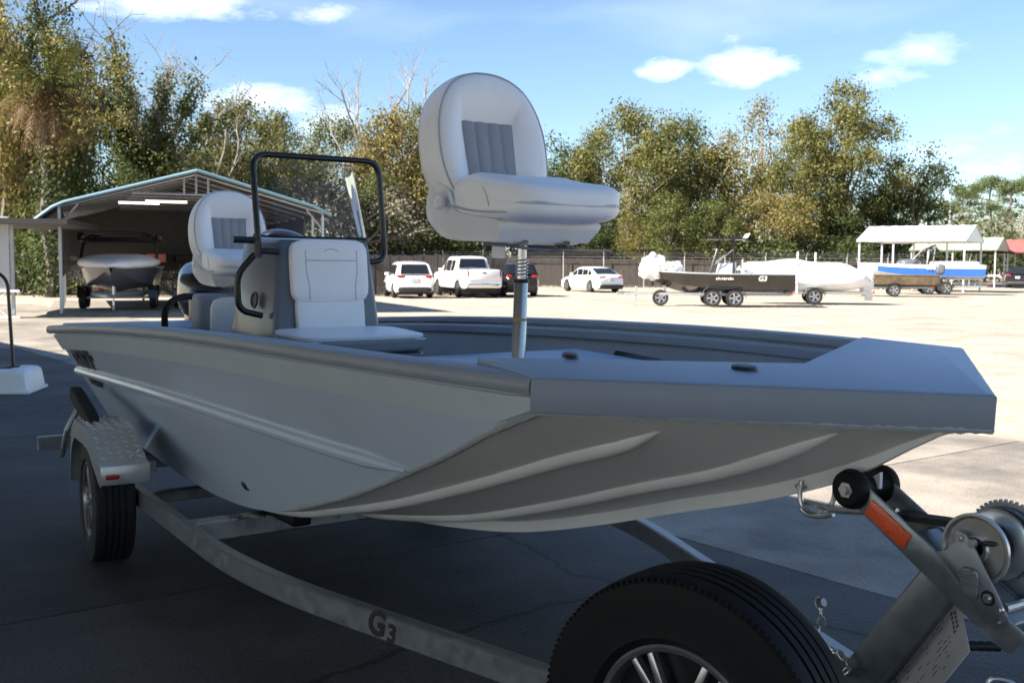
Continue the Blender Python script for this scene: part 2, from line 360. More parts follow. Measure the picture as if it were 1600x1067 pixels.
# ------------------------------------------------------------------ ground
mb = MB(); n = 40; ext = 900
mb.grid([[(-ext+2*ext*i/n, -ext+2*ext*j/n, -.02) for j in range(n+1)] for i in range(n+1)])
tag(mb.build('ground', M['gravel'], smooth=False), kind='structure')
pav = link(bpy.data.objects.new('pavement', None)); tag(pav, kind='structure')
GA = R(-53.1); e1 = Vector((math.cos(GA), math.sin(GA), 0)); e2 = Vector((-e1.y, e1.x, 0))
SL1, SL2 = 5.25, 5.0
mb = MB(); mb.box((0, 0, -.006), (SL1-.014, SL2-.014, .024), bev=.002); slab_me = mb.mesh('slab', M['concrete'], smooth=False); slab_shaded = mb.mesh('slab', M['concrete_shaded'], smooth=False)
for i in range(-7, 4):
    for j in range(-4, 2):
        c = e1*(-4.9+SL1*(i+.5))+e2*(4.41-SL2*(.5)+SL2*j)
        sl_ = share('slab', slab_shaded if j in (0, -1) and i > -4 else slab_me, pav, (c.x, c.y, -.008), (0, 0, GA))  # rows beneath boat and canopy take the copy with painted shade
mb = MB(); mb.box((0, 0, -.0185), (SL1*11-.2, SL2*6-.2, .004), RZ(GA)); o = mb.build('joint_bed', M['joint'], pav, smooth=False); c = e1*(-4.9+SL1*(-1.5))+e2*(4.41-SL2*1.0-.0-SL2*1.0+SL2*.5-.0); c = e1*(-4.9-1.5*SL1)+e2*(4.41-2*SL2); o.location = (c.x, c.y, -.0)

# ------------------------------------------------------------------ open canopy whose roof shades the near boat (stands over and behind the camera)
P0 = Vector((1.78, 7.33, 0)); ed = Vector((-.66, .752, 0)).normalized(); en = Vector((-ed.y, ed.x, 0)); en = en if en.y < 0 else -en
HB = 3.3; back = HB/math.tan(EL)
E0 = P0-SH*back                                                  # a point of the roof edge above ground
bl = empty('canopy', label='long open flat roofed canopy on steel posts over the camera', cat='canopy')
def wq(al, dp, z): return E0+ed*al+en*dp+Vector((0, 0, z))
a0, a1 = -9, 30
def slabq(mb, al0, al1, d0, d1, z0, z1):
    vs = [wq(a_, d_, z_) for a_ in (al0, al1) for d_ in (d0, d1) for z_ in (z0, z1)]
    mb.add(vs, [(0, 1, 3, 2), (4, 6, 7, 5), (0, 4, 5, 1), (2, 3, 7, 6), (0, 2, 6, 4), (1, 5, 7, 3)])
CDP = 11.3
mb = MB(); slabq(mb, a0, a1, 0, CDP, HB-.15, HB); mb.build('roof', M['canopy_under'], bl, smooth=False)
for k in range(7):
    for dp in (3.3, CDP-.4):
        mb = MB(); slabq(mb, a0+.4+6.3*k-.07, a0+.4+6.3*k+.07, dp, dp+.14, 0, HB-.151); mb.build('post', M['steel_post'], bl, smooth=False)
# ------------------------------------------------------------------ the near boat (local: x forward, y to port, z up, z = 0 at bow deck)
YAW, BP = -.9615, .0512
BO = Vector((.7933, 3.1245, 1.2755)); KD = 1.13
BM = RZ(YAW) @ RY(BP)
boat = empty('fishing_boat', label='grey aluminium centre console fishing boat with pointed bow deck on the near trailer', cat='boat')
boat.matrix_world = Matrix.Translation(BO+(BM.to_3x3() @ Vector((0, 0, -KD)))) @ BM
def bpart(name, mb, m, parent=None, **k):
    o = mb.build(name, M[m], parent or boat, **k)
    if parent is None: o.location = (0, 0, KD)
    return o
LS = 4.9
def gw(s):
    t = min(1, max(0, -s/1.5)); return .878+.135*(1-(1-t)**2)-(.02*max(0, (-s-3.2)/1.7)**2)
def gz(s): return .0348*s-.0083*s*s
CS = [-4.9, -4, -3.2, -2.6, -2.1, -1.7, -1.24, -.9, -.53, -.25, 0]
CLt = [.60, .64, .66, .672, .69, .712, .745, .775, .812, .845, .874]
CZ = [-1.05, -1.035, -1.02, -.975, -.885, -.76, -.60, -.465, -.31, -.185, -.086]
KS = [-4.9, -4, -3.2, -2.6, -2.1, -1.6, -1.2, -.75, -.4, 0, .306, .402, .561, .62]
KZ = [-1.06, -1.055, -1.045, -1.02, -.975, -.885, -.79, -.643, -.515, -.372, -.235, -.18, -.10, -.088]
LN = .6645
def chine(s):
    if s <= 0: return interp(s, CS, CLt), interp(s, CS, CZ)
    return .874*(1-s/LN), -.086
def keel(s): return interp(s, KS, KZ)
def bottom(s, lat, off=0):
    le, ze = chine(s); zk = min(keel(s), ze); t = min(1, abs(lat)/max(le, 1e-4))
    return Vector((s, lat, zk+(ze-zk)*(t**1.12)-off))
def side(s, t, sg, off=0):
    a = gw(s); za = gz(s)-.02; le, ze = chine(s)
    y = a+(le-a)*t; z = za+(ze-za)*t
    nx = Vector((0, (za-ze), -(a-le))).normalized() if (za-ze) > .02 else Vector((0, 1, 0))
    return Vector((s, sg*(y+off*nx.y), z+off*nx.z))
ss = [-LS+i*LS/44 for i in range(45)]
for sg in (-1, 1):
    mb = MB(); mb.grid([[side(s, j/12, sg) for j in range(13)] for s in ss]); bpart('side_panel', mb, 'hull_paint')
    mb = MB(); fb = [-LS+i*(LS+.62)/60 for i in range(61)]
    mb.grid([[bottom(s, sg*chine(s)[0]*j/12) for j in range(13)] for s in fb]); bpart('bottom_panel', mb, 'hull_bottom')
    # spray rail pressed along the side
    path = []; rad = []
    for i in range(60):
        s = -4.9+i*(4.9-.82)/59
        zt = -.655+(s+4.9)/(4.9-.82)*.235+.03*math.sin(math.pi*(s+4.9)/4.1)
        za = gz(s)-.02; ze = chine(s)[1]; t = min(.97, (zt-za)/(ze-za)); path.append(side(s, t, sg, .004)); rad.append(.026*min(1, (59-i)/4+.25))
    mb = MB(); mb.tube(path, rad, 10); bpart('spray_rail', mb, 'hull_paint')
    # weld bead along the chine up to the bow corner
    rr = random.Random(5); mb = MB(); p = []; q = []
    for i in range(110):
        s = -1.9+i*1.9/109; le, ze = chine(s); p.append((s, sg*(le+.001), ze)); q.append(.007+.004*rr.random())
    mb.tube(p, q, 6); bpart('weld_bead', mb, 'weld')
    # strakes pressed into the bottom
    for lat, s1 in ((.575, .10), (.235, .385)):
        path = []; rad = []
        for i in range(50):
            s = -4.4+i*(s1+4.4)/49
            l2 = min(lat, chine(s)[0]*.92); path.append(bottom(s, sg*l2, -.010)); rad.append(.033*min(1, (49-i)/2.2+.35))
        mb = MB(); mb.tube(path, rad, 12); bpart('strake', mb, 'hull_bottom')
    # gunwale: rounded cap, pale band below it and inner lip
    sg_s = [-LS-.01+i*(LS+.0)/50 for i in range(51)]
    prof = [(.004, -.050), (.022, -.046), (.029, -.034), (.029, -.018), (.023, -.005), (.012, 0), (-.07, 0), (-.076, -.006), (-.076, -.03), (.0, -.035)]
    mb = MB(); mb.grid([[(s, sg*(gw(s)+o), gz(s)+z) for o, z in prof] for s in sg_s], closev=True)
    for s in (sg_s[0], sg_s[-1]): mb.add([(s, sg*(gw(s)+o), gz(s)+z) for o, z in prof], [tuple(range(len(prof)))])
    bpart('gunwale', mb, 'gunwale_paint')
    def band(s, k, o):
        d = gz(s)-.02-chine(s)[1]; t0 = min(.45, .035/d); t1 = min(.86, .125/d); return side(s, t0+(t1-t0)*k, sg, o)
    mb = MB(); mb.grid([[band(s, k, o) for k, o in ((0, .0), (0, .011), (1, .011), (1.06, -.004))] for s in sg_s]); bpart('side_band', mb, 'band_paint')
    prof = [(-.085, -.045), (-.125, -.045), (-.13, -.052), (-.13, -.085), (-.122, -.092), (-.085, -.092)]
    sl = [s for s in sg_s if s < -.2]
    mb = MB(); mb.grid([[(s, sg*(gw(s)+o), gz(s)+z) for o, z in prof] for s in sl], closev=True); bpart('inner_lip', mb, 'gunwale_paint')
    # inner liner wall
    def lin(s, j):
        zb = max(-.63, chine(s)[1]+.09) if s < -1.84 else max(-.22, chine(s)[1]+.06); z = gz(s)-.04+(zb-gz(s)+.04)*j/6
        a_ = gw(s); le, ze = chine(s); yo = a_+(le-a_)*(gz(s)-z)/max(.05, gz(s)-ze); return (s, sg*min(a_-.09-j*.006, yo-.075), z)
    mb = MB(); mb.grid([[lin(s, j) for j in range(7)] for s in sl]); bpart('liner', mb, 'liner_paint')
# keel strip
mb = MB(); pr = []
for i in range(64):
    s = -4.6+i*(4.6+.60)/63; z = keel(s)+.006; d = .047*min(1, (63-i)/5+.12)
    pr.append([(s, -.016, z), (s, -.013, z-d), (s, .013, z-d), (s, .016, z)])
mb.grid(pr, closev=True); bpart('keel', mb, 'hull_bottom')
mb = MB(); mb.prism([(.30, -.30), (.36, -.255), (.362, -.30)], -.006, .006, TR() @ Matrix(((1, 0, 0, 0), (0, 0, 1, 0), (0, 1, 0, 0), (0, 0, 0, 1)))); bpart('keel_gusset', mb, 'hull_paint')
# transom
mb = MB(); lft = [side(-LS, j/8, -1) for j in range(9)]; rgt = [side(-LS, j/8, 1) for j in range(9)]
mb.grid([[a+(b-a)*k/6 for k in range(7)] for a, b in zip(lft, rgt)]); bpart('transom', mb, 'hull_paint')
# bow deck plate with turned-down rim
dk = [(-.36, -.835), (-.10, -.880), (0, -.902), (LN-.018, -.017), (LN-.004, 0), (LN-.018, .017), (0, .902), (-.10, .880), (-.36, .835), (.075, 0)]
dk2 = [(.0, -.912), (LN-.01, -.016), (LN+.004, 0), (LN-.01, .016), (.0, .912), (-.02, .80), (LN-.13, 0), (-.02, -.80)]
mb = MB(); mb.prism(dk, -.022, .002, bev=.004); deck = bpart('bow_deck', mb, 'deck_paint')
mb = MB(); mb.prism(dk2, -.088, -.0005, bev=.006); bpart('deck_rim', mb, 'gunwale_paint', parent=deck)
rr = random.Random(3); mb = MB()
for sg in (-1, 1):
    p = []; q = []
    for i in range(90):
        t = i/89; p.append((LN*t-.006, sg*(.893*(1-t)), -.088)); q.append(.007+.005*rr.random())
    mb.tube(p, q, 6)
bpart('rim_weld', mb, 'weld', parent=deck)
for x, y, sx, sy in ((.105, -.275, .055, .03), (-.262, -.585, .052, .02)):
    mb = MB(); mb.lathe([(0, .012), (.75, .012), (.93, .010), (1, .005), (1.0, 0)], 28, TR(x, y, .002) @ RZ(-.5) @ Matrix.Diagonal((sx*.85, sy*1.15, 1, 1)))
    bpart('hatch_pull', mb, 'black_plastic', parent=deck)
# inner casting deck, cockpit floor
def inner(s):
    w = min(gw(s)-.13, chine(s)[0]); le, ze = chine(s); zk = keel(s)
    if ze > -.24: w = min(w, le*max(.02, (-.24-zk)/(ze-zk))**(1/1.12))
    return w
sl = [-1.85+i*(1.95)/16 for i in range(17)]
mb = MB(); mb.grid([[(s, y*inner(s), -.215) for y in (-1, -.5, 0, .5, 1)] for s in sl]); mb.grid([[(-1.85, y*inner(-1.85), z) for y in (-1, 0, 1)] for z in (-.215, -.62)]); bpart('casting_deck', mb, 'deck_paint')
mb = MB(); mb.grid([[(-LS+.02+i*(LS-1.87)/10, y*(inner(-LS+i*(LS-1.85)/10)+.05), -.62) for y in (-1, 0, 1)] for i in range(11)]); bpart('cockpit_floor', mb, 'floor_paint')
mb = MB(); mb.box((-4.66, 0, -.365), (.46, 1.86, .02), bev=.006); mb.box((-4.45, 0, -.47), (.02, 1.7, .2)); bpart('stern_deck', mb, 'deck_paint')
# bow eye
mb = MB(); mb.tube(smooth_path([(.115, -.022, -.33), (.115, -.024, -.378), (.13, -.02, -.408), (.155, 0, -.415), (.18, .02, -.40), (.195, .024, -.365), (.195, .022, -.31)], 5), .0075, 8)
mb.lathe([(0, 0), (.017, 0), (.017, .01), (0, .01)], 8, TR(.115, -.022, -.352)); mb.lathe([(0, 0), (.017, 0), (.017, .01), (0, .01)], 8, TR(.19, .022, -.322)); bpart('bow_eye', mb, 'zinc')
c_ = side(-2.35, .86, -1); n_ = (side(-2.30, .86, -1)-c_).cross(side(-2.35, .90, -1)-c_).normalized(); n_ = n_ if n_.y < 0 else -n_
Dm = Matrix.Translation(c_) @ n_.to_track_quat('Z', 'X').to_matrix().to_4x4() @ Matrix.Diagonal((.9, 1.35, 1, 1))
mb = MB(); mb.lathe([(.020, 0), (.0205, .005), (.027, .004), (.029, -.002)], 20, Dm); dr_ = bpart('drain_fitting', mb, 'zinc')
mb = MB(); mb.lathe([(0, .003), (.0205, .003)], 18, Dm); bpart('drain_plug', mb, 'black_plastic', parent=dr_)
# registration-style decal strokes on the stern quarter
mb = MB(); rr = random.Random(8)
for row, (t0, t1, n) in enumerate(((.10, .36, 6), (.40, .52, 4))):
    for i in range(n):
        s = -4.74+i*.085+row*.05; w = .034+.016*rr.random()
        mb.grid([[side(s+w*k+(-.03 if j else .03), t0+(t1-t0)*(.12*rr.random()+.88*j), -1, .006) for k in (0, 1)] for j in (0, 1)])
        if i % 2: mb.grid([[side(s+w*2.4*k, t0+(t1-t0)*(.45+.16*j), -1, .006) for k in (0, 1)] for j in (0, 1)])
bpart('decal', mb, 'logo_dark')

# --- console
cons = link(bpy.data.objects.new('console', None)); cons.parent = boat; cons.location = (0, 0, KD)
def frust(x0, x1, X0, X1, w0, w1, z0, z1, bev=.02):
    vs = [(x0, -w0, z0), (x0, w0, z0), (x1, w0, z0), (x1, -w0, z0), (X0, -w1, z1), (X0, w1, z1), (X1, w1, z1), (X1, -w1, z1)]
    fs = [(0, 1, 2, 3), (4, 7, 6, 5), (0, 4, 5, 1), (1, 5, 6, 2), (2, 6, 7, 3), (3, 7, 4, 0)]
    t = bmesh.new(); bv = [t.verts.new(p) for p in vs]
    for f in fs: t.faces.new([bv[i] for i in f])
    bmesh.ops.recalc_face_normals(t, faces=t.faces[:]); bmesh.ops.bevel(t, geom=t.edges[:]+t.verts[:], offset=bev, segments=4, profile=.5, affect='EDGES')
    t.verts.index_update(); r_ = [v.co.copy() for v in t.verts], [tuple(v.index for v in f.verts) for f in t.faces]; t.free(); return r_
mb = MB(); mb.add(*frust(-3.72, -3.0, -3.62, -3.13, .345, .262, -.62, .235, .035)); bpart('console_body', mb, 'console_paint', parent=cons)
# speaker / vent on the starboard side
mb = MB(); mb.lathe([(0, .002), (.03, .002), (.036, .008), (.042, .008), (.046, 0)], 20, TR(-3.30, -.318, -.09) @ RX(R(90-5)) ); bpart('vent', mb, 'black_plastic', parent=cons)
# back cushions on the front face
def facex(z): return -3.0-(z+.62)/.855*.13
a = math.atan2(.13, .855)
mb = MB(); mb.sbox((0, 0, 0), (.075, .43, .325), 7, 8, M=TR(facex(.075)+.03, 0, .075) @ RY(-a)); up = bpart('back_cushion', mb, 'vinyl_white', parent=cons)
mb = MB(); mb.sbox((0, 0, 0), (.055, .385, .27), 7, 8, M=TR(facex(-.17)+.022, 0, -.17) @ RY(-a)); bpart('lower_cushion', mb, 'vinyl_white', parent=cons)
mb = MB()
for yy in (-.145, .145): mb.tube([Vector((facex(.075+z)+.030+.0375, yy*(1-.1*(z < 0)), .075+z)) for z in (-.145, -.07, 0, .05, .11)], .0022, 5)
mb.tube([(facex(.13)+.068, y, .133) for y in (-.145, -.05, .05, .145)], .0022, 5)
mb.tube([Vector((facex(.18)+.067, .036*math.cos(t), .178+.014*math.sin(t))) for t in [i*math.pi/8 for i in range(16)]], .0018, 4, closed=True)
bpart('stitching', mb, 'seam', parent=cons)
# windshield
mb = MB(); th = .004
base = [(-3.32, -.295), (-3.23, -.285), (-3.17, -.24), (-3.15, 0), (-3.17, .24), (-3.23, .285), (-3.32, .295)]
def ws(i, z, o=0):
    x, y = base[i]; k = (z-.235); return Vector((x-k*.42+o, y*(1-.05*k/.4), z))
bb = smooth_path([(x, y, 0) for x, y in base], 5)
def wsp(p, k, o): return Vector((p.x-k*.42+o, p.y*(1-.10*k), .24+k*(1 if abs(p.y) < .27 else max(.0, 1-(abs(p.y)-.27)*6))))
for o in (0, th): mb.grid([[wsp(p, k*.40/5, o) for k in range(6)] for p in bb])
mb.tube([wsp(p, .40, .002) for p in bb], .0035, 5)
bpart('windshield', mb, 'windshield_glass', parent=cons)
mb = MB(); mb.tube([Vector((p.x+.012, p.y*1.01, .247)) for p in bb], .007, 6)
for y in (-.10, .10): mb.lathe([(0, .012), (.012, .01), (.014, 0)], 10, TR(-3.13, y, .242))
bpart('windshield_trim', mb, 'black_plastic', parent=cons)
# steering wheel rim seen through the screen
mb = MB(); mb.tube([Vector((.0, .17*math.cos(t), .17*math.sin(t))) for t in [i*math.pi/14 for i in range(28)]], .014, 8, closed=True, M=TR(-3.62, 0, .16) @ RY(R(-52)))
for t in (0, 2.09, 4.19): mb.tube([(0, 0, 0), (0, .165*math.cos(t+.5), .165*math.sin(t+.5))], .009, 6, M=TR(-3.62, 0, .16) @ RY(R(-52)))
bpart('steering_wheel', mb, 'aluminium', parent=cons)
# grab rail hoop
zr = .665; xr = -3.14
hoop = fillet([(xr+.01, -.37, .225), (xr-.07, -.375, zr), (xr-.07, .345, zr), (xr-.02, .375, .13), (xr, .24, .12)], .085, 7)
mb = MB(); mb.tube(hoop, .0165, 12); bpart('grab_rail', mb, 'black_metal', parent=cons)
low = fillet([(xr+.005, -.26, .17), (xr+.01, -.37, .18), (xr-.03, -.465, .05), (xr-.03, -.455, -.13), (xr-.03, -.33, -.16)], .055, 6)
mb = MB(); mb.tube(low, .0165, 12); mb.tube([(xr+.01, -.372, .14), (xr, -.372, .26)], .021, 10); mb.tube([(xr+.0, -.50, .23), (xr, -.39, .228)], .018, 10)
bpart('side_handle', mb, 'black_metal', parent=cons)
# forward seat on the console
mb = MB(); mb.box((-2.79, 0, -.46), (.44, .62, .32), bev=.03); bpart('seat_box', mb, 'console_paint', parent=cons)
mb = MB(); mb.sbox((-2.80, -.01, -.262), (.46, .70, .085), 6, 10); bpart('seat_cushion', mb, 'vinyl_grey', parent=cons)
mb = MB(); mb.sbox((-2.80, -.01, -.224), (.445, .685, .03), 6, 10); mb.tube(smooth_path([(-2.585, -.33, -.236), (-2.578, 0, -.236), (-2.585, .31, -.236)], 4), .003, 5); bpart('cushion_top', mb, 'vinyl_white', parent=cons)
# leaning box under the helm seat
mb = MB(); mb.box((-4.17, -.02, -.375), (.13, .66, .50), bev=.03, seg=4); hb = bpart('helm_box', mb, 'vinyl_grey')
mb = MB(); mb.sbox((-4.088, .01, -.37), (.05, .58, .46), 9, 8); bpart('helm_box_pad', mb, 'vinyl_white', parent=hb); 
# engine rigging hose and tiller bundle
mb = MB(); mb.tube(smooth_path([(-4.30, -.46, -.62), (-4.34, -.47, -.36), (-4.40, -.44, -.22), (-4.52, -.30, -.17), (-4.62, -.12, -.20), (-4.72, .02, -.28)], 6), .021, 10); bpart('rigging_hose', mb, 'rubber_black')
# outboard
mot = link(bpy.data.objects.new('outboard_motor', None)); mot.parent = boat; mot.location = (0, 0, KD)
mb = MB(); mb.sbox((-5.22, .12, -.20), (.56, .40, .42), 3.2, 8, fn=lambda w: Vector((w.x*(1+.15*w.z), w.y*(1-.25*max(0, w.z)), w.z-.08*w.x))); bpart('cowl', mb, 'gel_black', parent=mot)
mb = MB(); mb.sbox((-5.2, .05, -.55), (.30, .2, .8), 4, 6); mb.sbox((-5.25, .05, -1.0), (.5, .16, .12), 3, 6); bpart('midsection', mb, 'gel_black', parent=mot)
mb = MB(); mb.box((-4.98, .05, -.35), (.14, .3, .4), bev=.02); bpart('bracket', mb, 'black_metal', parent=mot)

# ------------------------------------------------------------------ pedestal seats (local: x forward, z = 0 at the foot of the post)
def make_seat(name, label, H, post=True):
    r_ = empty(name, label=label, cat='boat seat', group='pedestal seats of the near boat')
    def bld(n, mb, m, par=None, **k): return mb.build(n, M[m], par or r_, **k)
    if post:
        mb = MB(); mb.lathe([(0, 0), (.10, 0), (.10, .008), (.03, .014), (.0275, .02), (.0275, H-.16), (.025, H-.155), (0, H-.155)], 24); bld('post', mb, 'post_metal')
        mb = MB(); mb.lathe([(.0278, 0), (.0278, .011)], 24, TR(0, 0, .20)); mb.grid([[(.0280*math.cos(t), .0280*math.sin(t), .12+.075*j) for t in [-2.6+.1*i for i in range(5)]] for j in (0, 1)]); bld('post_sticker', mb, 'sticker_yellow')
        mb = MB(); mb.lathe([(.028, H-.165), (.031, H-.16), (.031, H-.152), (.025, H-.15)], 20); bld('collar', mb, 'black_plastic')
        mb = MB(); mb.lathe([(.018, H-.16), (.018, H-.02)], 16)
        mb.tube([Vector((.023*math.cos(t), .023*math.sin(t), H-.145+t*.0022)) for t in [i*.5 for i in range(70)]], .0035, 5); bld('spring', mb, 'zinc')
    mb = MB(); mb.box((.0, 0, H-.012), (.19, .17, .012), bev=.003)
    mb.tube([(-.12, -.10, H-.02), (.10, -.13, H-.02), (.17, -.02, H-.035)], .006, 6); mb.tube([(-.02, .0, H-.03), (.08, .10, H-.028), (.14, .16, H-.024)], .006, 6)
    mb.box((0, .10, H-.004), (.36, .02, .016)); mb.box((0, -.10, H-.004), (.36, .02, .016)); mb.box((.12, 0, H-.004), (.02, .3, .014)); mb.box((-.1, 0, H-.004), (.02, .3, .014)); bld('swivel', mb, 'galvanized')
    # moulded base shell
    def shellf(w):
        t = max(0, -w.x/.23); nar = 1-.28*max(0, -w.z/.06)
        return Vector((w.x*(1-.10*max(0, -w.z/.06)), w.y*nar, w.z+.055*t**2.2*(1 if w.z > 0 else .25)))
    sp_ = fillet([(.14, -.004, 0), (.19, .075, 0), (.02, .09, 0), (-.12, .10, 0), (-.19, .21, 0), (-.285, .215, 0), (-.325, .11, 0), (-.26, .0, 0), (-.15, -.012, 0), (.14, -.004, 0)], .05, 5)[:-1]
    n_ = len(sp_); rows = [[Vector((p_.x*kx, y*(1-.16*max(0, (.06-p_.y)/.07)), H+p_.y*kx+(1-kx)*.06)) for p_ in sp_] for y, kx in ((-.235, .90), (-.248, .955), (-.25, 1), (-.2, 1), (0, 1), (.2, 1), (.25, 1), (.248, .955), (.235, .90))]
    mb = MB(); mb.grid(rows, closev=True)
    for r2 in (rows[0], rows[-1]): mb.add(r2, [tuple(range(n_))])
    bld('base_shell', mb, 'plastic_white', ang=45)
    # cushion with rolled front
    def cf(w):
        x = w.x/.27
        dz = .022*math.exp(-((x+.30)/.35)**2)-.012*max(0, x-.2)-(.05*max(0, -x-.62))
        if w.z < 0: dz = .012*max(0, x)
        bol = .016*min(1, (abs(w.y)/.2)**3) if w.z > 0 else 0
        return Vector((w.x, w.y*(1+.05*x), w.z+dz+bol*.6))
    mb = MB(); mb.sbox((.055, 0, H+.145), (.57, .50, .165), 4.6, 20, fn=cf); cush = bld('cushion', mb, 'vinyl_white')
    mb = MB()
    for sg in (-1, 1): mb.tube(smooth_path([(-.17, sg*.244, H+.13), (-.05, sg*.253, H+.112), (.06, sg*.254, H+.105), (.2, sg*.252, H+.105), (.30, sg*.2, H+.11)], 5), .004, 5)
    bld('piping', mb, 'plastic_grey', cush)
    mb = MB(); mb.tube(smooth_path([(-.02, -.236, H+.235-.02), (.06, -.247, H+.20), (.10, -.252, H+.165), (.12, -.253, H+.125)], 5), .0025, 5)
    bld('seam', mb, 'seam', cush)
    # backrest: padded oval with sunken insert
    hz = H+.085; tilt = R(15)
    BMx = TR(-.20, 0, hz) @ RY(-tilt) @ Matrix.Diagonal((1.05, 1.10, .97, 1))
    def outl(t):                                            # t 0..1 around from bottom left, over the top, to bottom right
        a = math.pi*(1.26-1.52*t); ca, sa = math.cos(a), math.sin(a)
        e = 2/2.25; y = .248*math.copysign(abs(ca)**e, ca); z = .285+(.325 if sa > 0 else .33)*math.copysign(abs(sa)**e, sa)
        return Vector((0, y*(1-.05*max(0, (.2-z)/.3)), z))
    def insl(t):
        q = [(-.104, -.01), (-.116, .395), (.116, .395), (.104, -.01)]
        if t < .36: u = t/.36; a_, b_ = q[0], q[1]
        elif t < .64: u = (t-.36)/.28; a_, b_ = q[1], q[2]
        else: u = (t-.64)/.36; a_, b_ = q[2], q[3]
        return Vector((0, a_[0]+(b_[0]-a_[0])*u, a_[1]+(b_[1]-a_[1])*u))
    rows = []; n = 64
    pr = [(1.0, -.055), (1.015, -.02), (1.0, .02), (.93, .058), (.82, .077), (.66, .082), (.45, .076), (.25, .062), (.08, .040), (0, .030)]
    for i in range(n+1):
        t = i/n; o = outl(t); q = insl(t); rows.append([Vector((x, q.y+(o.y-q.y)*k, q.z+(o.z-q.z)*k)) for k, x in pr])
    mb = MB(); mb.grid(rows, M=BMx)
    bot = [r2 for r2 in rows]; mb.add([r2[-1] for r2 in rows], [tuple(range(n+1))], BMx); mb.add([r2[0] for r2 in rows], [tuple(range(n+1))], BMx)
    back = bld('backrest', mb, 'vinyl_white', ang=60)
    mb = MB(); mb.tube([BMx @ (r2[3]+Vector((.004, 0, 0))) for r2 in rows], .0035, 6); bld('backrest_piping', mb, 'seam', back)
    # back shell
    rows = [[Vector((x, o.y*k, .285+(o.z-.285)*k)) for k, x in ((.97, -.055), (.985, -.075), (.9, -.10), (.6, -.115), (0, -.12))] for o in [outl(i/n) for i in range(n+1)]]
    mb = MB(); mb.grid(rows, M=BMx); bld('back_shell', mb, 'plastic_white', back)
    # four pleats
    for k in range(4):
        P = []
        for j in range(9):
            z = -.008+.401*j/8; hw = .103+.012*j/8; y0 = -hw+2*hw*k/4+.0012; y1 = -hw+2*hw*(k+1)/4-.0012
            P.append([Vector((.032+.007*math.sin(math.pi*i/6)**.6+.014*math.sin(math.pi*j/8)*0, y0+(y1-y0)*i/6, z)) for i in range(7)])
        mb = MB(); mb.grid(P, M=BMx); bld('pleat', mb, 'vinyl_grey', back)
    for sg in (-1, 1):
        mb = MB(); mb.lathe([(0, .016), (.022, .016), (.028, .01), (.028, 0)], 18, TR(-.195, sg*.262, H+.135) @ RX(R(-90*sg))); hg = bld('hinge', mb, 'plastic_white')
        mb = MB(); mb.lathe([(0, .02), (.006, .02), (.007, .0)], 8, TR(-.195, sg*.262, H+.135) @ RX(R(-90*sg))); bld('bolt', mb, 'zinc', hg)
    if post:
        mb = MB(); mb.grid([[(-.12+.05*i, -.06+.03*i, H-.0-.075*j) for i in (0, 1)] for j in (0, 1)]); bld('care_tag', mb, 'plastic_white')
    return r_
def bw(s, y, z): return boat.matrix_world @ Vector((s, y, z+KD))
seat = make_seat('pedestal_seat', 'white padded swivel seat with grey pleated insert on chrome post at bow', .515)
seat.matrix_world = Matrix.Translation(bw(-1.335, 0, -.214)) @ BM @ RZ(R(2))
seat2 = make_seat('pedestal_seat', 'white padded helm seat with grey pleated insert behind the grey console', .09, post=False)
seat2.matrix_world = Matrix.Translation(bw(-4.36, .0, -.165)) @ BM @ RZ(R(-3)) @ Matrix.Scale(.88, 4)

# ------------------------------------------------------------------ trailer (local: x forward, y to port, z = world height)
tr = empty('boat_trailer', (BO.x, BO.y, 0), YAW, 'galvanised boat trailer with winch post and spare wheel under the grey boat', 'trailer')
def tp(name, mb, m, parent=None, **k): return mb.build(name, M[m], parent or tr, **k)
def rect_sweep(mb, path, w, h_, bev=.006):
    P = [Vector(p) for p in path]; rows = []
    for i, p in enumerate(P):
        t = (P[min(i+1, len(P)-1)]-P[max(i-1, 0)]).normalized(); x = t.cross(Vector((0, 0, 1))).normalized(); z = x.cross(t)
        q = [(-w, -h_+bev), (-w+bev, -h_), (w-bev, -h_), (w, -h_+bev), (w, h_-bev), (w-bev, h_), (-w+bev, h_), (-w, h_-bev)]
        rows.append([p+x*a+z*b for a, b in q])
    mb.grid(rows, closev=True); mb.add(rows[0], [tuple(range(8))]); mb.add(rows[-1], [tuple(range(8))[::-1]]); return mb
ZB = .345
for sg in (-1, 1):
    path = fillet([(-4.75, sg*.86, ZB+.03), (-1.80, sg*.95, ZB), (1.9 if sg < 0 else .62, sg*.05, ZB-.03)], .55, 12)
    mb = rect_sweep(MB(), path, .026, .045); beam = tp('frame_beam', mb, 'galvanized')
    if sg < 0: nearbeam = beam
mb = rect_sweep(MB(), [(-.6, 0, ZB-.03), (2.6, 0, ZB-.05)], .04, .04); tp('tongue', mb, 'galvanized')
for x in (-.45, -2.62, -4.5):
    hw_ = .93 if x < -1.8 else .46
    mb = rect_sweep(MB(), [(x, -hw_, ZB-.005), (x, hw_, ZB-.005)], .05 if x == -2.62 else .03, .045); tp('cross_member', mb, 'aluminium')
mb = MB(); mb.box((-2.66, -.50, ZB+.05), (.02, .03, .10)); mb.box((-2.66, -.42, ZB+.05), (.02, .03, .10)); tp('bunk_bracket', mb, 'galvanized')
mb = rect_sweep(MB(), [(-3.62, -1.0, .30), (-3.62, 1.0, .30)], .03, .03); tp('axle', mb, 'galvanized')
for sg in (-1, 1):
    mb = MB(); mb.box((-3.4, sg*.52, ZB+.075), (2.3, .09, .06), M=RY(-BP*.0), bev=.01); tp('bunk', mb, 'rubber_black')
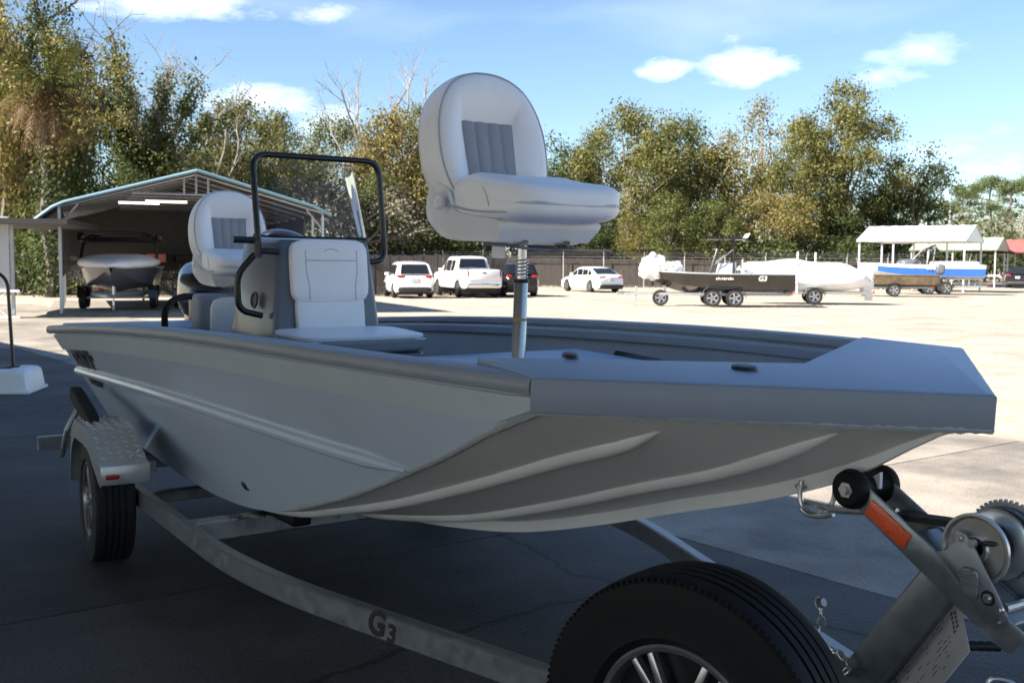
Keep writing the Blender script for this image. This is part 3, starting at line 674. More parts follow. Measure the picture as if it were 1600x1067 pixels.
def wheel(parent, name, loc, rot, r_, w, rim_r, mt='rubber', spokes=6, sipes=110, rimmat='alloy'):
    wl = link(bpy.data.objects.new(name, None)); wl.parent = parent; wl.location = loc; wl.rotation_euler = rot
    h_ = w/2; tw = .72*h_
    prof = [(rim_r, -h_*.82), (rim_r+.012, -h_*.9), (rim_r+(r_-rim_r)*.5, -h_), (r_*.955, -h_*.93), (r_*.985, -h_*.84)]
    nb = 5
    for k in range(nb):
        a_ = -tw+2*tw*k/nb; b_ = -tw+2*tw*(k+1)/nb; g = .0045
        rc = r_-.006*((a_+b_)/2/h_)**2
        prof += [(rc, a_+g), (rc, b_-g)]
        if k < nb-1: prof += [(rc-.009, b_-g*.8), (rc-.009, b_+g*.8)]
    prof += [(r_*.985, h_*.84), (r_*.955, h_*.93), (rim_r+(r_-rim_r)*.5, h_), (rim_r+.03, h_*.97), (rim_r+.024, h_*.985), (rim_r+.012, h_*.9), (rim_r, h_*.82)]
    mb = MB(); mb.lathe(prof, 72)
    for i in range(sipes):                                    # shoulder ribs of the tread
        t = 2*math.pi*i/sipes; mb.box((r_*.967, 0, h_*.876), (.012, .006, .009), RZ(t))
    mb.build('tyre', M[mt], wl, ang=30)
    mb = MB(); mb.lathe([(rim_r*1.0, h_*.70), (rim_r*1.03, h_*.86), (rim_r*1.0, h_*.90), (rim_r*.955, h_*.88), (rim_r*.935, h_*.80), (rim_r*.93, h_*.3), (rim_r*.92, -h_*.8), (rim_r*1.0, -h_*.85)], 60)
    for i in range(spokes):
        for d in (-.13, .13):
            M2 = RZ(2*math.pi*i/spokes+d)
            mb.prism([(rim_r*.22, -.011), (rim_r*.95, -.0085), (rim_r*.95, .0085), (rim_r*.22, .011)], h_*.60, h_*.80, M2, bev=.003)
    mb.lathe([(0, h_*.82), (rim_r*.2, h_*.82), (rim_r*.3, h_*.72), (rim_r*.3, h_*.4)], 30)
    mb.build('rim', M[rimmat], wl)
    mb = MB(); mb.lathe([(0, h_*.35), (rim_r*.93, h_*.42)], 40); mb.build('rim_back', M['black_metal'], wl)
    mb = MB(); mb.lathe([(0, h_*.9), (.009, h_*.9), (.010, h_*.7)], 6); nm_ = mb.mesh('lug_nut', M['zinc'])
    for i in range(5): share('lug_nut', nm_, wl, (rim_r*.24*math.cos(1.2566*i), rim_r*.24*math.sin(1.2566*i), 0))
    return wl
wheel(tr, 'wheel', (-3.62, -1.01, .325), (R(90), 0, R(-6)), .325, .205, .19)
wheel(tr, 'wheel', (-3.62, 1.01, .325), (R(-90), 0, 0), .325, .205, .19)
# tread-plate fenders with flat front
def fender(sg):
    x0 = -3.62; z0 = .325; P = [(-.48, .02), (-.46, .20), (-.40, .32), (-.29, .385), (.0, .392), (.16, .385), (.50, .265), (.55, .262)]
    prof = fillet([(a_, 0, b_) for a_, b_ in P], .035, 4); w = .112
    mb = MB(); mb.grid([[(x0+p.x, sg*1.01+y, z0+p.z) for y in (-w, w)] for p in prof]); mb.grid([[(x0+p.x, sg*1.01+y, z0+p.z-.004) for y in (-w, w)] for p in prof])
    mb.box((x0+.552, sg*1.01, z0+.218), (.006, 2*w, .09), bev=.002)
    for i in range(len(prof)-1):
        a_, b_ = prof[i], prof[i+1]
        for s2 in (-1, 1): mb.add([(x0+a_.x, sg*1.01+s2*w, z0+a_.z), (x0+b_.x, sg*1.01+s2*w, z0+b_.z), (x0+b_.x, sg*1.01+s2*w, z0+b_.z-(.10 if s2*sg > 0 else .03)), (x0+a_.x, sg*1.01+s2*w, z0+a_.z-(.10 if s2*sg > 0 else .03))], [(0, 1, 2, 3)])
    fo = tp('fender', mb, 'tread_plate', ang=25)
    mb = MB(); L = 0
    seg = []
    for i in range(len(prof)-1): seg.append((L, prof[i], prof[i+1])); L += (prof[i+1]-prof[i]).length
    def along(d):
        for l, a_, b_ in seg:
            q = (b_-a_).length
            if d <= l+q+1e-6: return a_+(b_-a_)*((d-l)/q), (b_-a_).normalized()
        return seg[-1][2], (seg[-1][2]-seg[-1][1]).normalized()
    step = .052; nrow = int(L/step)
    for i in range(2, nrow):
        p, t = along(i*step)
        nrm = Vector((-t.z, 0, t.x)); nrm = nrm if nrm.z > 0 else -nrm
        for j in range(5):
            y = -w+.026+j*.043; ang = R(42) if (i+j) % 2 else R(-42)
            t2 = (t*math.cos(ang)+Vector((0, 1, 0))*math.sin(ang)).normalized(); b2 = nrm.cross(t2)
            c = Vector((x0+p.x, sg*1.01+y, z0+p.z))+nrm*.0015; a2 = t2*.025; e = b2*.0075; n2 = nrm*.007
            mb.add([c-a2, c+e*1, c+a2, c-e*1, c+n2-a2*.25, c+n2+a2*.25], [(0, 1, 5, 4), (1, 2, 5), (2, 3, 4, 5), (3, 0, 4)])
    mb.build('tread_lugs', M['tread_lug'], fo, smooth=False, fix=False)
    fo.matrix_basis = TR(x0, sg*1.01, 0) @ RZ(R(-5)) @ TR(-x0, -sg*1.01, 0)
    mb = MB(); mb.sbox((x0+.558, sg*1.05-.02, z0+.212), (.012, .065, .024), 4, 5); mb.build('marker_light', M['reflector_red'], fo)
    for bx_, bz_ in ((.30, .20), (-.2, .1)): mb = MB(); mb.box((x0+bx_, sg*.88, z0+bz_), (.03, .12, .05)); mb.build('fender_bracket', M['galvanized'], fo)
fender(-1); fender(1)
# rear guide pads
for sg in (-1, 1):
    mb = MB(); mb.sbox((0, 0, 0), (.62, .07, .075), 6, 6, M=TR(-3.98, sg*1.03, .765) @ RY(R(10)) @ RZ(R(sg*4))); gp = tp('guide_pad', mb, 'strap')
    mb = MB(); mb.tube([(-4.15, sg*1.02, .74), (-4.15, sg*1.08, .62), (-4.3, sg*1.08, .45)], .016, 8); mb.build('guide_bracket', M['galvanized'], gp); mb = MB(); mb.box((-4.75, sg*1.0, .46), (.06, .24, .08)); mb.build('guide_arm', M['galvanized'], gp)
# G3 logo on the near beam
lm = text_mesh('G', .118, M['logo_dark'], .0008, .15, .0042); lm3 = text_mesh('3', .088, M['logo_dark'], .0008, .15, .0036)
bdir = (Vector((1.9, -.05, ZB-.03))-Vector((-1.80, -.95, ZB))).normalized()
ang = math.atan2(bdir.y, bdir.x)
def on_beam(s):
    t = (s+1.80)/3.7; return Vector((s, -.95+t*.90, ZB-.03*t))
for me_, s, dz, n_ in ((lm, -1.045, .006, 'logo_letter'), (lm3, -.972, -.012, 'logo_letter')):
    p = on_beam(s)+Vector((math.sin(ang), -math.cos(ang), 0))*.0275
    share(n_, me_, nearbeam, (p.x, p.y, p.z+dz), (R(90), 0, ang))
# winch post
mb = MB(); a0 = Vector((.255, 0, ZB+.0)); a1 = Vector((.575, 0, .80))
def bar(mb, p, q, w, d, bev=.006):                             # rectangular bar in the x-z plane, w along y
    p = Vector(p); q = Vector(q); t = (q-p).normalized(); L = (q-p).length
    Mx = Matrix.Translation((p+q)/2) @ Matrix(((t.x, 0, -t.z, 0), (t.y, 1, 0, 0), (t.z, 0, t.x, 0), (0, 0, 0, 1)))
    mb.box((0, 0, 0), (L, w, d), Mx, bev, 3); return mb
bar(mb, a0, a1, .085, .105, .010); tp('winch_post', mb, 'galvanized_dark')
hd = link(bpy.data.objects.new('winch_stand', None)); hd.parent = tr
def hp(name, mb, m, **k): return mb.build(name, M[m], hd, **k)
RO = Vector((.30, 0, .956)); EN = Vector((.775, 0, .672)); hv = (EN-RO).normalized(); nv = Vector((-hv.z, 0, hv.x))
for sg in (-1, 1):
    mb = MB()
    pts = [RO+nv*.034-hv*.02, RO-nv*.034-hv*.02, EN-nv*.045-hv*.05, EN-nv*.036+hv*.0, EN+nv*.03+hv*.01, RO+nv*.034]
    mb.prism([(p.x, p.z) for p in pts], -.004, .004, TR(0, sg*.054, 0) @ RX(R(90)), bev=.0015); hp('side_plate', mb, 'galvanized')
mb = MB(); bar(mb, RO+hv*.20, EN-hv*.03, .10, .06, .008); hp('stand_channel', mb, 'galvanized')
mb = MB(); bar(mb, RO+hv*.065-nv*.004, RO+hv*.205-nv*.004, .003, .046, .001); o = hp('reflector', mb, 'reflector_orange'); o.location = (0, -.0605, 0)
# bow roller
mb = MB(); prof = [(0, -.088), (.04, -.088), (.05, -.08), (.055, -.062), (.052, -.05), (.044, -.047), (.041, -.03), (.039, 0), (.041, .03), (.044, .047), (.052, .05), (.055, .062), (.05, .08), (.04, .088), (0, .088)]
mb.lathe(prof, 32, TR(RO.x, 0, RO.z) @ RX(R(90))); ro = tp('bow_roller', mb, 'rubber_black')
for sg in (-1, 1): mb = MB(); mb.lathe([(0, .012), (.013, .012), (.013, .002), (.022, .002), (.022, -.004)], 6, TR(RO.x, sg*.088, RO.z) @ RX(R(-90*sg))); mb.build('bolt', M['zinc'], ro)
# winch
wn_ = link(bpy.data.objects.new('winch', None)); wn_.parent = tr
def wp(name, mb, m, **k): return mb.build(name, M[m], wn_, **k)
RC = Vector((.652, 0, .868))
for sg in (-1, 1):
    mb = MB(); mb.lathe([(.018, 0), (.03, .006), (.034, .0), (.074, .002), (.082, .009), (.088, .009), (.0885, .0), (.08, -.004), (.02, -.006)], 44, TR(RC.x, sg*.042, RC.z) @ RX(R(-90*sg)) ); wp('reel_flange', mb, 'zinc')
mb = MB(); mb.lathe([(.05, -.038), (.055, 0), (.05, .038)], 30, TR(RC.x, 0, RC.z) @ RX(R(90))); wp('strap_roll', mb, 'strap')
mb = MB(); mb.box((0, 0, .0), (.034, .012, .012), TR(RC.x+.035, -.050, RC.z+.022) @ RY(R(-8)), bev=.004); wp('flange_slot', mb, 'black_plastic')
mb = MB(); nT = 46; g = []
for i in range(nT):
    t = 2*math.pi*i/nT; d = math.pi/nT
    for q, r_ in ((-.5, .099), (-.25, .106), (.25, .106), (.5, .099)): g.append((r_*math.cos(t+q*d*1.1), r_*math.sin(t+q*d*1.1)))
mb.prism(g, -.005, .005, TR(RC.x+.012, .072, RC.z+.004) @ RX(R(90))); mb.lathe([(.09, .006), (.085, .012), (.075, .006)], 40, TR(RC.x+.012, .065, RC.z+.004) @ RX(R(90))); wp('drive_gear', mb, 'galvanized_dark')
gus = [(.615, .915), (.638, .905), (.665, .868), (.70, .80), (.752, .70), (.745, .672), (.722, .658), (.70, .672), (.60, .79), (.555, .832), (.585, .845), (.605, .872), (.60, .90)]
gus = [(x, .9+(z-.9)*.84) for x, z in gus]
for sg in (-1, 1):
    mb = MB(); mb.prism(gus, -.0025, .0025, TR(0, sg*.064, 0) @ RX(R(90)), bev=.001); wp('winch_plate', mb, 'galvanized_dark')
mb = MB(); mb.sbox((.655, -.069, .79), (.05, .012, .075), 4, 6, M=None); wp('pressed_rib', mb, 'galvanized_dark')
mb = MB()
for i in range(5):
    for j in range(6):
        c = Vector((.636+.008*j+.006*i-.012, -.0757, .812-.0085*i+.002*j)); mb.box(c, (.005, .0008, .0042))
wp('stamped_text', mb, 'galvanized')
for x, z, r_ in ((.624, .893, .010), (.735, .745, .009), (.702, .764, .012), (.735, .715, .004)): mb = MB(); mb.lathe([(0, .014), (r_*.6, .014), (r_*.65, .006), (r_, .006), (r_, 0)], 10, TR(x, -.066, z) @ RX(R(90))); wp('bolt', mb, 'zinc')
mb = MB(); mb.lathe([(0, .012), (.011, .012), (.012, 0)], 6, TR(.655, -.058, .885) @ RX(R(90))); wp('bolt', mb, 'zinc')
mb = MB(); mb.lathe([(.011, .001), (.017, .0015), (.019, 0)], 18, TR(.702, -.067, .764) @ RX(R(90))); wp('bushing', mb, 'black_plastic')
mb = MB(); mb.tube([(.74, .05, .755), (.80, .09, .77), (.97, .11, .82)], .008, 8); mb.tube([(.735, -.05, .745), (.74, .12, .745)], .011, 8); wp('crank_arm', mb, 'zinc')
# strap from reel to bow eye with hook
e = bw(.155, 0, -.41); eloc = tr.matrix_world.inverted() @ e if False else (Matrix.Translation((BO.x, BO.y, 0)) @ RZ(YAW)).inverted() @ e
mb = MB(); A = RC+Vector((-.02, 0, .052)); B = Vector((.40, .0, .905)); 
P = []
for p in (A, Vector((.53, 0, .915)), B): P.append([p+Vector((0, y, z)) for y, z in ((-.026, 0), (.026, 0), (.026, -.016), (-.026, -.016))])
mb.grid(P, closev=True); wp('strap', mb, 'strap')
mb = MB(); mb.tube([B, Vector((.34, 0, .893)), eloc+Vector((.05, 0, .01))], .010, 8)
mb.tube(smooth_path([eloc+Vector((.06, 0, .012)), eloc+Vector((.015, -.004, .016)), eloc+Vector((-.035, 0, .016)), eloc+Vector((-.05, .0, -.002)), eloc+Vector((-.03, .0, -.018)), eloc+Vector((.02, .0, -.014)), eloc+Vector((.06, 0, .0))], 5), .0075, 8); wp('hook', mb, 'zinc')
# printed sheet wired to the post
mb = MB(); SH_M = TR(.50, -.035, .505) @ RY(R(-57)) @ RX(R(46))
mb.box((0, .0, 0), (.44, .24, .002), SH_M); sh = tp('data_sheet', mb, 'paper', smooth=False)
mb = MB(); rr = random.Random(11)
for i in range(11):
    y = .095-.0175*i; x = -.20
    while x < .15:
        w = rr.uniform(.006, .03); 
        if rr.random() < .5: mb.box((x+w/2, y, .0016), (w*.8, .0026, .0006), SH_M)
        x += w+.005
for k in range(0):
    [mb.box((.18+.014*k, .05-.016*q-.01*k, .0016), (.009, .010, .0006), SH_M) for q in range(5-k)]
tag(mb.build('print', M['ink'], sh, smooth=False), kind='stuff')
mb = MB()
for k in range(2):
    for q in range(5-k): mb.box((.18+.014*k, .05-.016*q-.01*k, .0016), (.009, .010, .0006), SH_M)
tag(mb.build('print_heading', M['ink'], sh, smooth=False), kind='stuff')
# safety chains and jack
rr = random.Random(2)
def chain(name, pts, n):
    mb = MB(); Q = smooth_path(pts, 10); 
    for i in range(n):
        k = i/(n-1)*(len(Q)-2); a_ = Q[int(k)]; b_ = Q[int(k)+1]; t = (b_-a_).normalized(); x = t.orthogonal().normalized(); y = t.cross(x)
        if i % 2: x, y = y, x
        mb.tube([a_+t*(.017*math.cos(u))+x*(.009*math.sin(u)) for u in [j*math.pi/6 for j in range(12)]], .0036, 6, closed=True)
    tp(name, mb, 'zinc')
chain('safety_chain', [(.20, -.06, .615), (.215, -.065, .57), (.205, -.075, .52), (.23, -.075, .48), (.27, -.07, .46)], 8)
chain('safety_chain', [(.235, -.07, .50), (.29, -.075, .50), (.31, -.07, .465), (.27, -.07, .44), (.235, -.07, .455)], 8)
mb = MB(); mb.lathe([(0, 0), (.013, 0), (.013, .02), (0, .02)], 6, TR(.195, -.055, .615) @ RY(R(70))); tp('shackle', mb, 'galvanized_dark')
mb = MB(); mb.lathe([(0, 0), (.03, 0), (.03, .55), (0, .55)], 20, TR(.95, -.10, .12)); mb.lathe([(0, 0), (.06, 0), (.06, .04), (0, .04)], 16, TR(.95, -.1, .03)); jk = tp('tongue_jack', mb, 'zinc')
mb = MB(); mb.lathe([(0, -.05)]+[(.0125+.002*(i % 2), -.05+.1*i/10) for i in range(11)]+[(0, .05)], 12, TR(.61, .06, .595) @ RZ(R(52)) @ RY(R(90))); mb.build('crank_grip', M['black_plastic'], jk)
mb = MB(); mb.tube(fillet([(.70, -.05, .50), (.70, -.05, .565), (.74, -.02, .565), (.80, 0, .50)], .02, 5), .007, 8); mb.build('crank_rod', M['zinc'], jk)
# spare wheel on a bracket outside the near beam
nrm = Vector((-.63, -.777, 0)).normalized()
fc = Vector((.372, 2.335, .500)); w_ = .21
inv = (Matrix.Translation((BO.x, BO.y, 0)) @ RZ(YAW)).inverted()
spc = inv @ (fc-nrm*w_/2*.8); nl = inv.to_3x3() @ nrm
sw = wheel(tr, 'spare_wheel', spc, nl.to_track_quat('Z', 'Y').to_euler(), .362, w_, .20, 'rubber_black', 6, 130)
mb = MB(); mb.tube([spc+nl*.02, spc-nl*.28], .025, 8); mb.box((spc.x-nl.x*.26, spc.y-nl.y*.26, spc.z-.07), (.08, .02, .26)); tp('spare_bracket', mb, 'galvanized')
# ------------------------------------------------------------------ left carport
cp = empty('carport', (-13.0, 30.9, 0), R(22), 'open metal carport with pale blue roof trim sheltering a boat', 'carport')
CW, CD, EZ, RZ_ = 7.6, 11.0, 3.15, 4.25
def cpart(n, mb, m, par=None, **k): return mb.build(n, M[m], par or cp, **k)
for sg in (0, 1):
    x0 = -.05 if sg == 0 else CW+.05; xe = -.75 if sg == 0 else CW+.2; ze = 2.62 if sg == 0 else 3.02
    prof = [(xe, ze), (x0, EZ+.02), (CW/2, RZ_)]
    mb = MB(); nn = 44
    def pz(u):
        L1 = math.hypot(prof[1][0]-prof[0][0], prof[1][1]-prof[0][1]); L2 = math.hypot(prof[2][0]-prof[1][0], prof[2][1]-prof[1][1]); d = u*(L1+L2)
        if d < L1: t = d/L1; a_, b_ = prof[0], prof[1]
        else: t = (d-L1)/L2; a_, b_ = prof[1], prof[2]
        return a_[0]+(b_[0]-a_[0])*t, a_[1]+(b_[1]-a_[1])*t
    mb.grid([[(pz(i/12)[0], -.3+(CD+.6)*j/nn, pz(i/12)[1]+(.012 if j % 4 == 0 else 0)) for j in range(nn+1)] for i in range(13)]); 
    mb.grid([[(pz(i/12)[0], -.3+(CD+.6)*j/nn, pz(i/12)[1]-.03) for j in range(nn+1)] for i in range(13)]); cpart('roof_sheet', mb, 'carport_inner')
    mb = MB(); mb.tube([(pz(u)[0], -.34, pz(u)[1]+.01) for u in (0, .15, .22, .3, .6, 1)], .05, 4); cpart('roof_trim', mb, 'carport_trim')
for i in range(8):
    for x in (0, CW):
        mb = MB(); mb.box((x, CD*i/7, EZ/2), (.07, .07, EZ)); cpart('post', mb, 'steel_post')
for i in range(8):
    mb = MB(); y = CD*i/7
    for sg in (0, 1): mb.tube([(0 if sg == 0 else CW, y, EZ-.03), (CW/2, y, RZ_-.08)], .035, 4)
    mb.tube([(CW*.26, y, EZ+.42), (CW*.74, y, EZ+.42)], .035, 4)
    if i == 0:
        for x in (CW/2, CW/2-.35, CW/2+.35): mb.tube([(x, y, EZ+.42), (x, y, RZ_-.1-abs(x-CW/2)*.28)], .03, 4)
        mb.tube([(0, y, EZ-.55), (.5, y, EZ+.06)], .03, 4); mb.tube([(CW, y, EZ-.55), (CW-.5, y, EZ+.06)], .03, 4)
    cpart('truss', mb, 'steel_post')
mb = MB()
for k in range(16):
    z = 1.30+k*.19; mb.box((CW/2, CD+.012*(k % 2), z), (CW*(1 if z < EZ else max(.1, 1-(z-EZ)/1.1)), .05, .196))
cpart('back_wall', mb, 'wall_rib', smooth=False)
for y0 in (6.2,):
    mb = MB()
    for k in range(10): mb.box((.03+.008*(k % 2), CD*.60, 1.2+k*.2), (.05, CD*.78, .206))  # left wall added to keep the sun out of the carport
    cpart('added_side_wall', mb, 'wall_rib', smooth=False); mb = MB()
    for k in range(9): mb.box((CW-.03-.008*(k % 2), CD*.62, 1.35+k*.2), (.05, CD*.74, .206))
    cpart('added_side_wall', mb, 'wall_rib', smooth=False)
mb = MB(); mb.box((CW/2, CD/2, -.03), (CW+.8, CD+.6, .16)); cpart('floor_slab', mb, 'concrete', smooth=False)
for lx, ly in ((2.35, 3.4), (3.1, 2.2), (4.9, 3.4)):
    mb = MB(); mb.box((lx, ly, EZ+.30), (1.25, .13, .07)); f = mb.build('strip_light', M['lamp_tube'], smooth=False); f.matrix_world = Matrix.Translation((-13.0, 30.9, 0)) @ RZ(R(22))
    tag(f, {2.35: 'lit ceiling tube lamp, left of the carport pair', 3.1: 'lit ceiling tube lamp hung nearest the carport front', 4.9: 'lit ceiling tube lamp beside the helm seat, rightmost'}[lx], 'ceiling light', 'tube lamps under the carport roof')
# shelf clutter along the back wall
def crate(x, y, z, d, m, lab):
    mb = MB(); mb.box((0, 0, 0), d, bev=.02); o = mb.build('storage_box', M[m], smooth=False); o.matrix_world = Matrix.Translation((-13.0, 30.9, 0)) @ RZ(R(22)) @ TR(x, y, z); tag(o, lab, 'box', 'boxes at the back of the carport')
mb = MB()
for z in (.9, 1.5): mb.box((4.2, 10.4, z), (3.0, .5, .05))
for x in (2.8, 4.2, 5.6): mb.box((x, 10.4, .8), (.06, .4, 1.6))
o = mb.build('shelf_unit', M['dark_roof'], smooth=False); o.matrix_world = Matrix.Translation((-13.0, 30.9, 0)) @ RZ(R(22)); tag(o, 'dark two level shelf unit along the carport back wall', 'shelf')
crate(3.3, 10.4, 1.7, (.7, .4, .35), 'reflector_orange', 'orange box on the carport shelf'); crate(4.4, 10.4, 1.68, (.8, .4, .3), 'dark_roof', 'dark box on the carport shelf'); crate(5.2, 10.4, 1.12, (.5, .4, .4), 'shed_wall', 'pale box on the lower carport shelf')

# ------------------------------------------------------------------ far-left shed with lattice skirt
sd = empty('shed', (-13.66, 29.2, 0), R(12), 'pale shed with low flat roof and white lattice skirt at left edge', 'shed')
mb = MB()
for k in range(9): mb.box((-.15-.3*k, 0, 1.75), (.285, .06, 2.0))
mb.build('wall', M['shed_wall'], sd, smooth=False)
mb = MB(); mb.box((-.7, 2.0, 2.62), (4.6, 5.2, .14)); mb.build('roof', M['dark_roof'], sd, smooth=False)
mb = MB()
for k in range(3, 16):
    for sg in (-1, 1):
        x = -.15*k; mb.add([(x-sg*.34, -.02*sg-.05, .04), (x-sg*.34+.045, -.02*sg-.05, .04), (x+sg*.34+.045, -.02*sg-.05, .72), (x+sg*.34, -.02*sg-.05, .72)], [(0, 1, 2, 3)])
mb.box((-1.1, -.05, .74), (2.7, .06, .07)); mb.box((-1.1, -.05, .03), (2.7, .06, .07)); mb.build('lattice', M['lattice'], sd, smooth=False)
for x in (.05,): mb = MB(); mb.box((x, .1, 1.3), (.09, .09, 2.6)); mb.build('post', M['steel_post'], sd)

# ------------------------------------------------------------------ white boat steps with handrail
st = empty('boat_steps', (-6.2, 12.75, 0), R(8), 'white moulded plastic two step boat stair with black handrail at left edge', 'steps')
mb = MB()
def taper(w): return Vector((w.x*(1-.05*w.z/.145), w.y*(1-.05*w.z/.145), w.z))
mb.sbox((0, 0, .145), (1.0, .75, .29), 9, 8, fn=lambda w: Vector((w.x*(1-.35*w.z), w.y*(1-.3*w.z), w.z))); mb.box((0, 0, .02), (1.04, .80, .04), bev=.015); mb.build('lower_step', M['plastic_white'], st)
mb = MB(); mb.sbox((-.42, .05, .40), (.78, .62, .26), 9, 8, fn=lambda w: Vector((w.x*(1-.3*w.z), w.y*(1-.3*w.z), w.z))); mb.build('upper_step', M['plastic_white'], st)
for c, d in (((.1, 0, .2915), (.34, .5, .006)), ((-.42, .05, .532), (.5, .45, .006))): mb = MB(); mb.box(c, d, bev=.002); mb.build('tread_pad', M['black_plastic'], st)
mb = MB(); mb.tube(fillet([(.24, -.02, .28), (.20, -.02, 1.36), (-.05, -.02, 1.48), (-1.3, .0, 1.62)], .22, 8), .02, 10); mb.lathe([(0, .02), (.07, .02), (.08, 0)], 16, TR(.24, -.02, .285)); mb.build('handrail', M['black_metal'], st)

# ------------------------------------------------------------------ wooden fence with steel posts in front
fn_ = empty('fence', (GX(560, 77), 77, 0), R(-1.5), 'long weathered dark board fence with steel posts behind the parking lot', 'fence')
mb = MB(); rr = random.Random(4)
for k in range(16): mb.box((k*.15+.075, rr.uniform(-.012, .012), 1.0+rr.uniform(-.03, .03)), (.138, .025, 2.0))
mb.box((1.2, .04, .5), (2.4, .05, .09)); mb.box((1.2, .04, 1.6), (2.4, .05, .09)); fpm = mb.mesh('fence_panel', M['fence_wood'], smooth=False)
mb = MB(); mb.lathe([(0, 0), (.035, 0), (.035, 2.2), (0, 2.2)], 8); mb.tube([(0, 0, 2.15), (.0, -.22, 2.5)], .02, 5); spm = mb.mesh('fence_post', M['steel_post'])
for k in range(-2, 17):
    share('fence_panel', fpm, fn_, (k*2.42, 0, rr.uniform(-.05, .05)))
for k in range(-1, 16): share('fence_post', spm, fn_, (k*2.85+.4, -.35, 0))
mb = MB()
for z in (2.28, 2.42): mb.tube([(-5, -.4, z), (40, -.4, z)], .008, 4)
mb.tube([(-5, -.35, 2.12), (40, -.35, 2.12)], .018, 4); mb.build('top_rail', M['galvanized'], fn_)
fn2 = empty('fence', (GX(20, 46), 50, 0), R(14), 'dark board fence behind the left carport', 'fence')
for k in range(0, 9): share('fence_panel', fpm, fn2, (k*2.42, 0, rr.uniform(-.05, .05)))

# ------------------------------------------------------------------ vehicles (local: x forward, z up)
def loft(mb, secs): mb.grid(secs)
def lerp(xs, ys, x): 
    if x <= xs[0]: return ys[0]
    for i in range(len(xs)-1):
        if x <= xs[i+1]: return ys[i]+(ys[i+1]-ys[i])*(x-xs[i])/(xs[i+1]-xs[i])
    return ys[-1]
def carwheel(par, x, y, r_, w, sg):
    wl = link(bpy.data.objects.new('wheel', None)); wl.parent = par; wl.location = (x, y, r_); wl.rotation_euler = (R(-90*sg), 0, 0)
    h_ = w/2; rim = r_*.66
    mb = MB(); mb.lathe([(rim, -h_), (r_*.95, -h_), (r_, -h_*.7), (r_, h_*.7), (r_*.95, h_), (rim, h_*.95)], 28); mb.build('tyre', M['rubber'], wl)
    mb = MB(); mb.lathe([(rim, h_*.95), (rim*.93, h_*.9), (rim*.88, h_*.4), (0, h_*.35)], 24); mb.build('rim_barrel', M['car_trim'], wl)
    mb = MB()
    for i in range(5): mb.prism([(rim*.1, -rim*.15), (rim*.97, -rim*.17), (rim*.97, rim*.17), (rim*.1, rim*.15)], h_*.6, h_*.9, RZ(2*math.pi*i/5))
    mb.lathe([(rim*.9, h_*.95), (rim, h_*1.0), (rim*1.02, h_*.9)], 24); mb.build('rim', M['alloy'], wl)
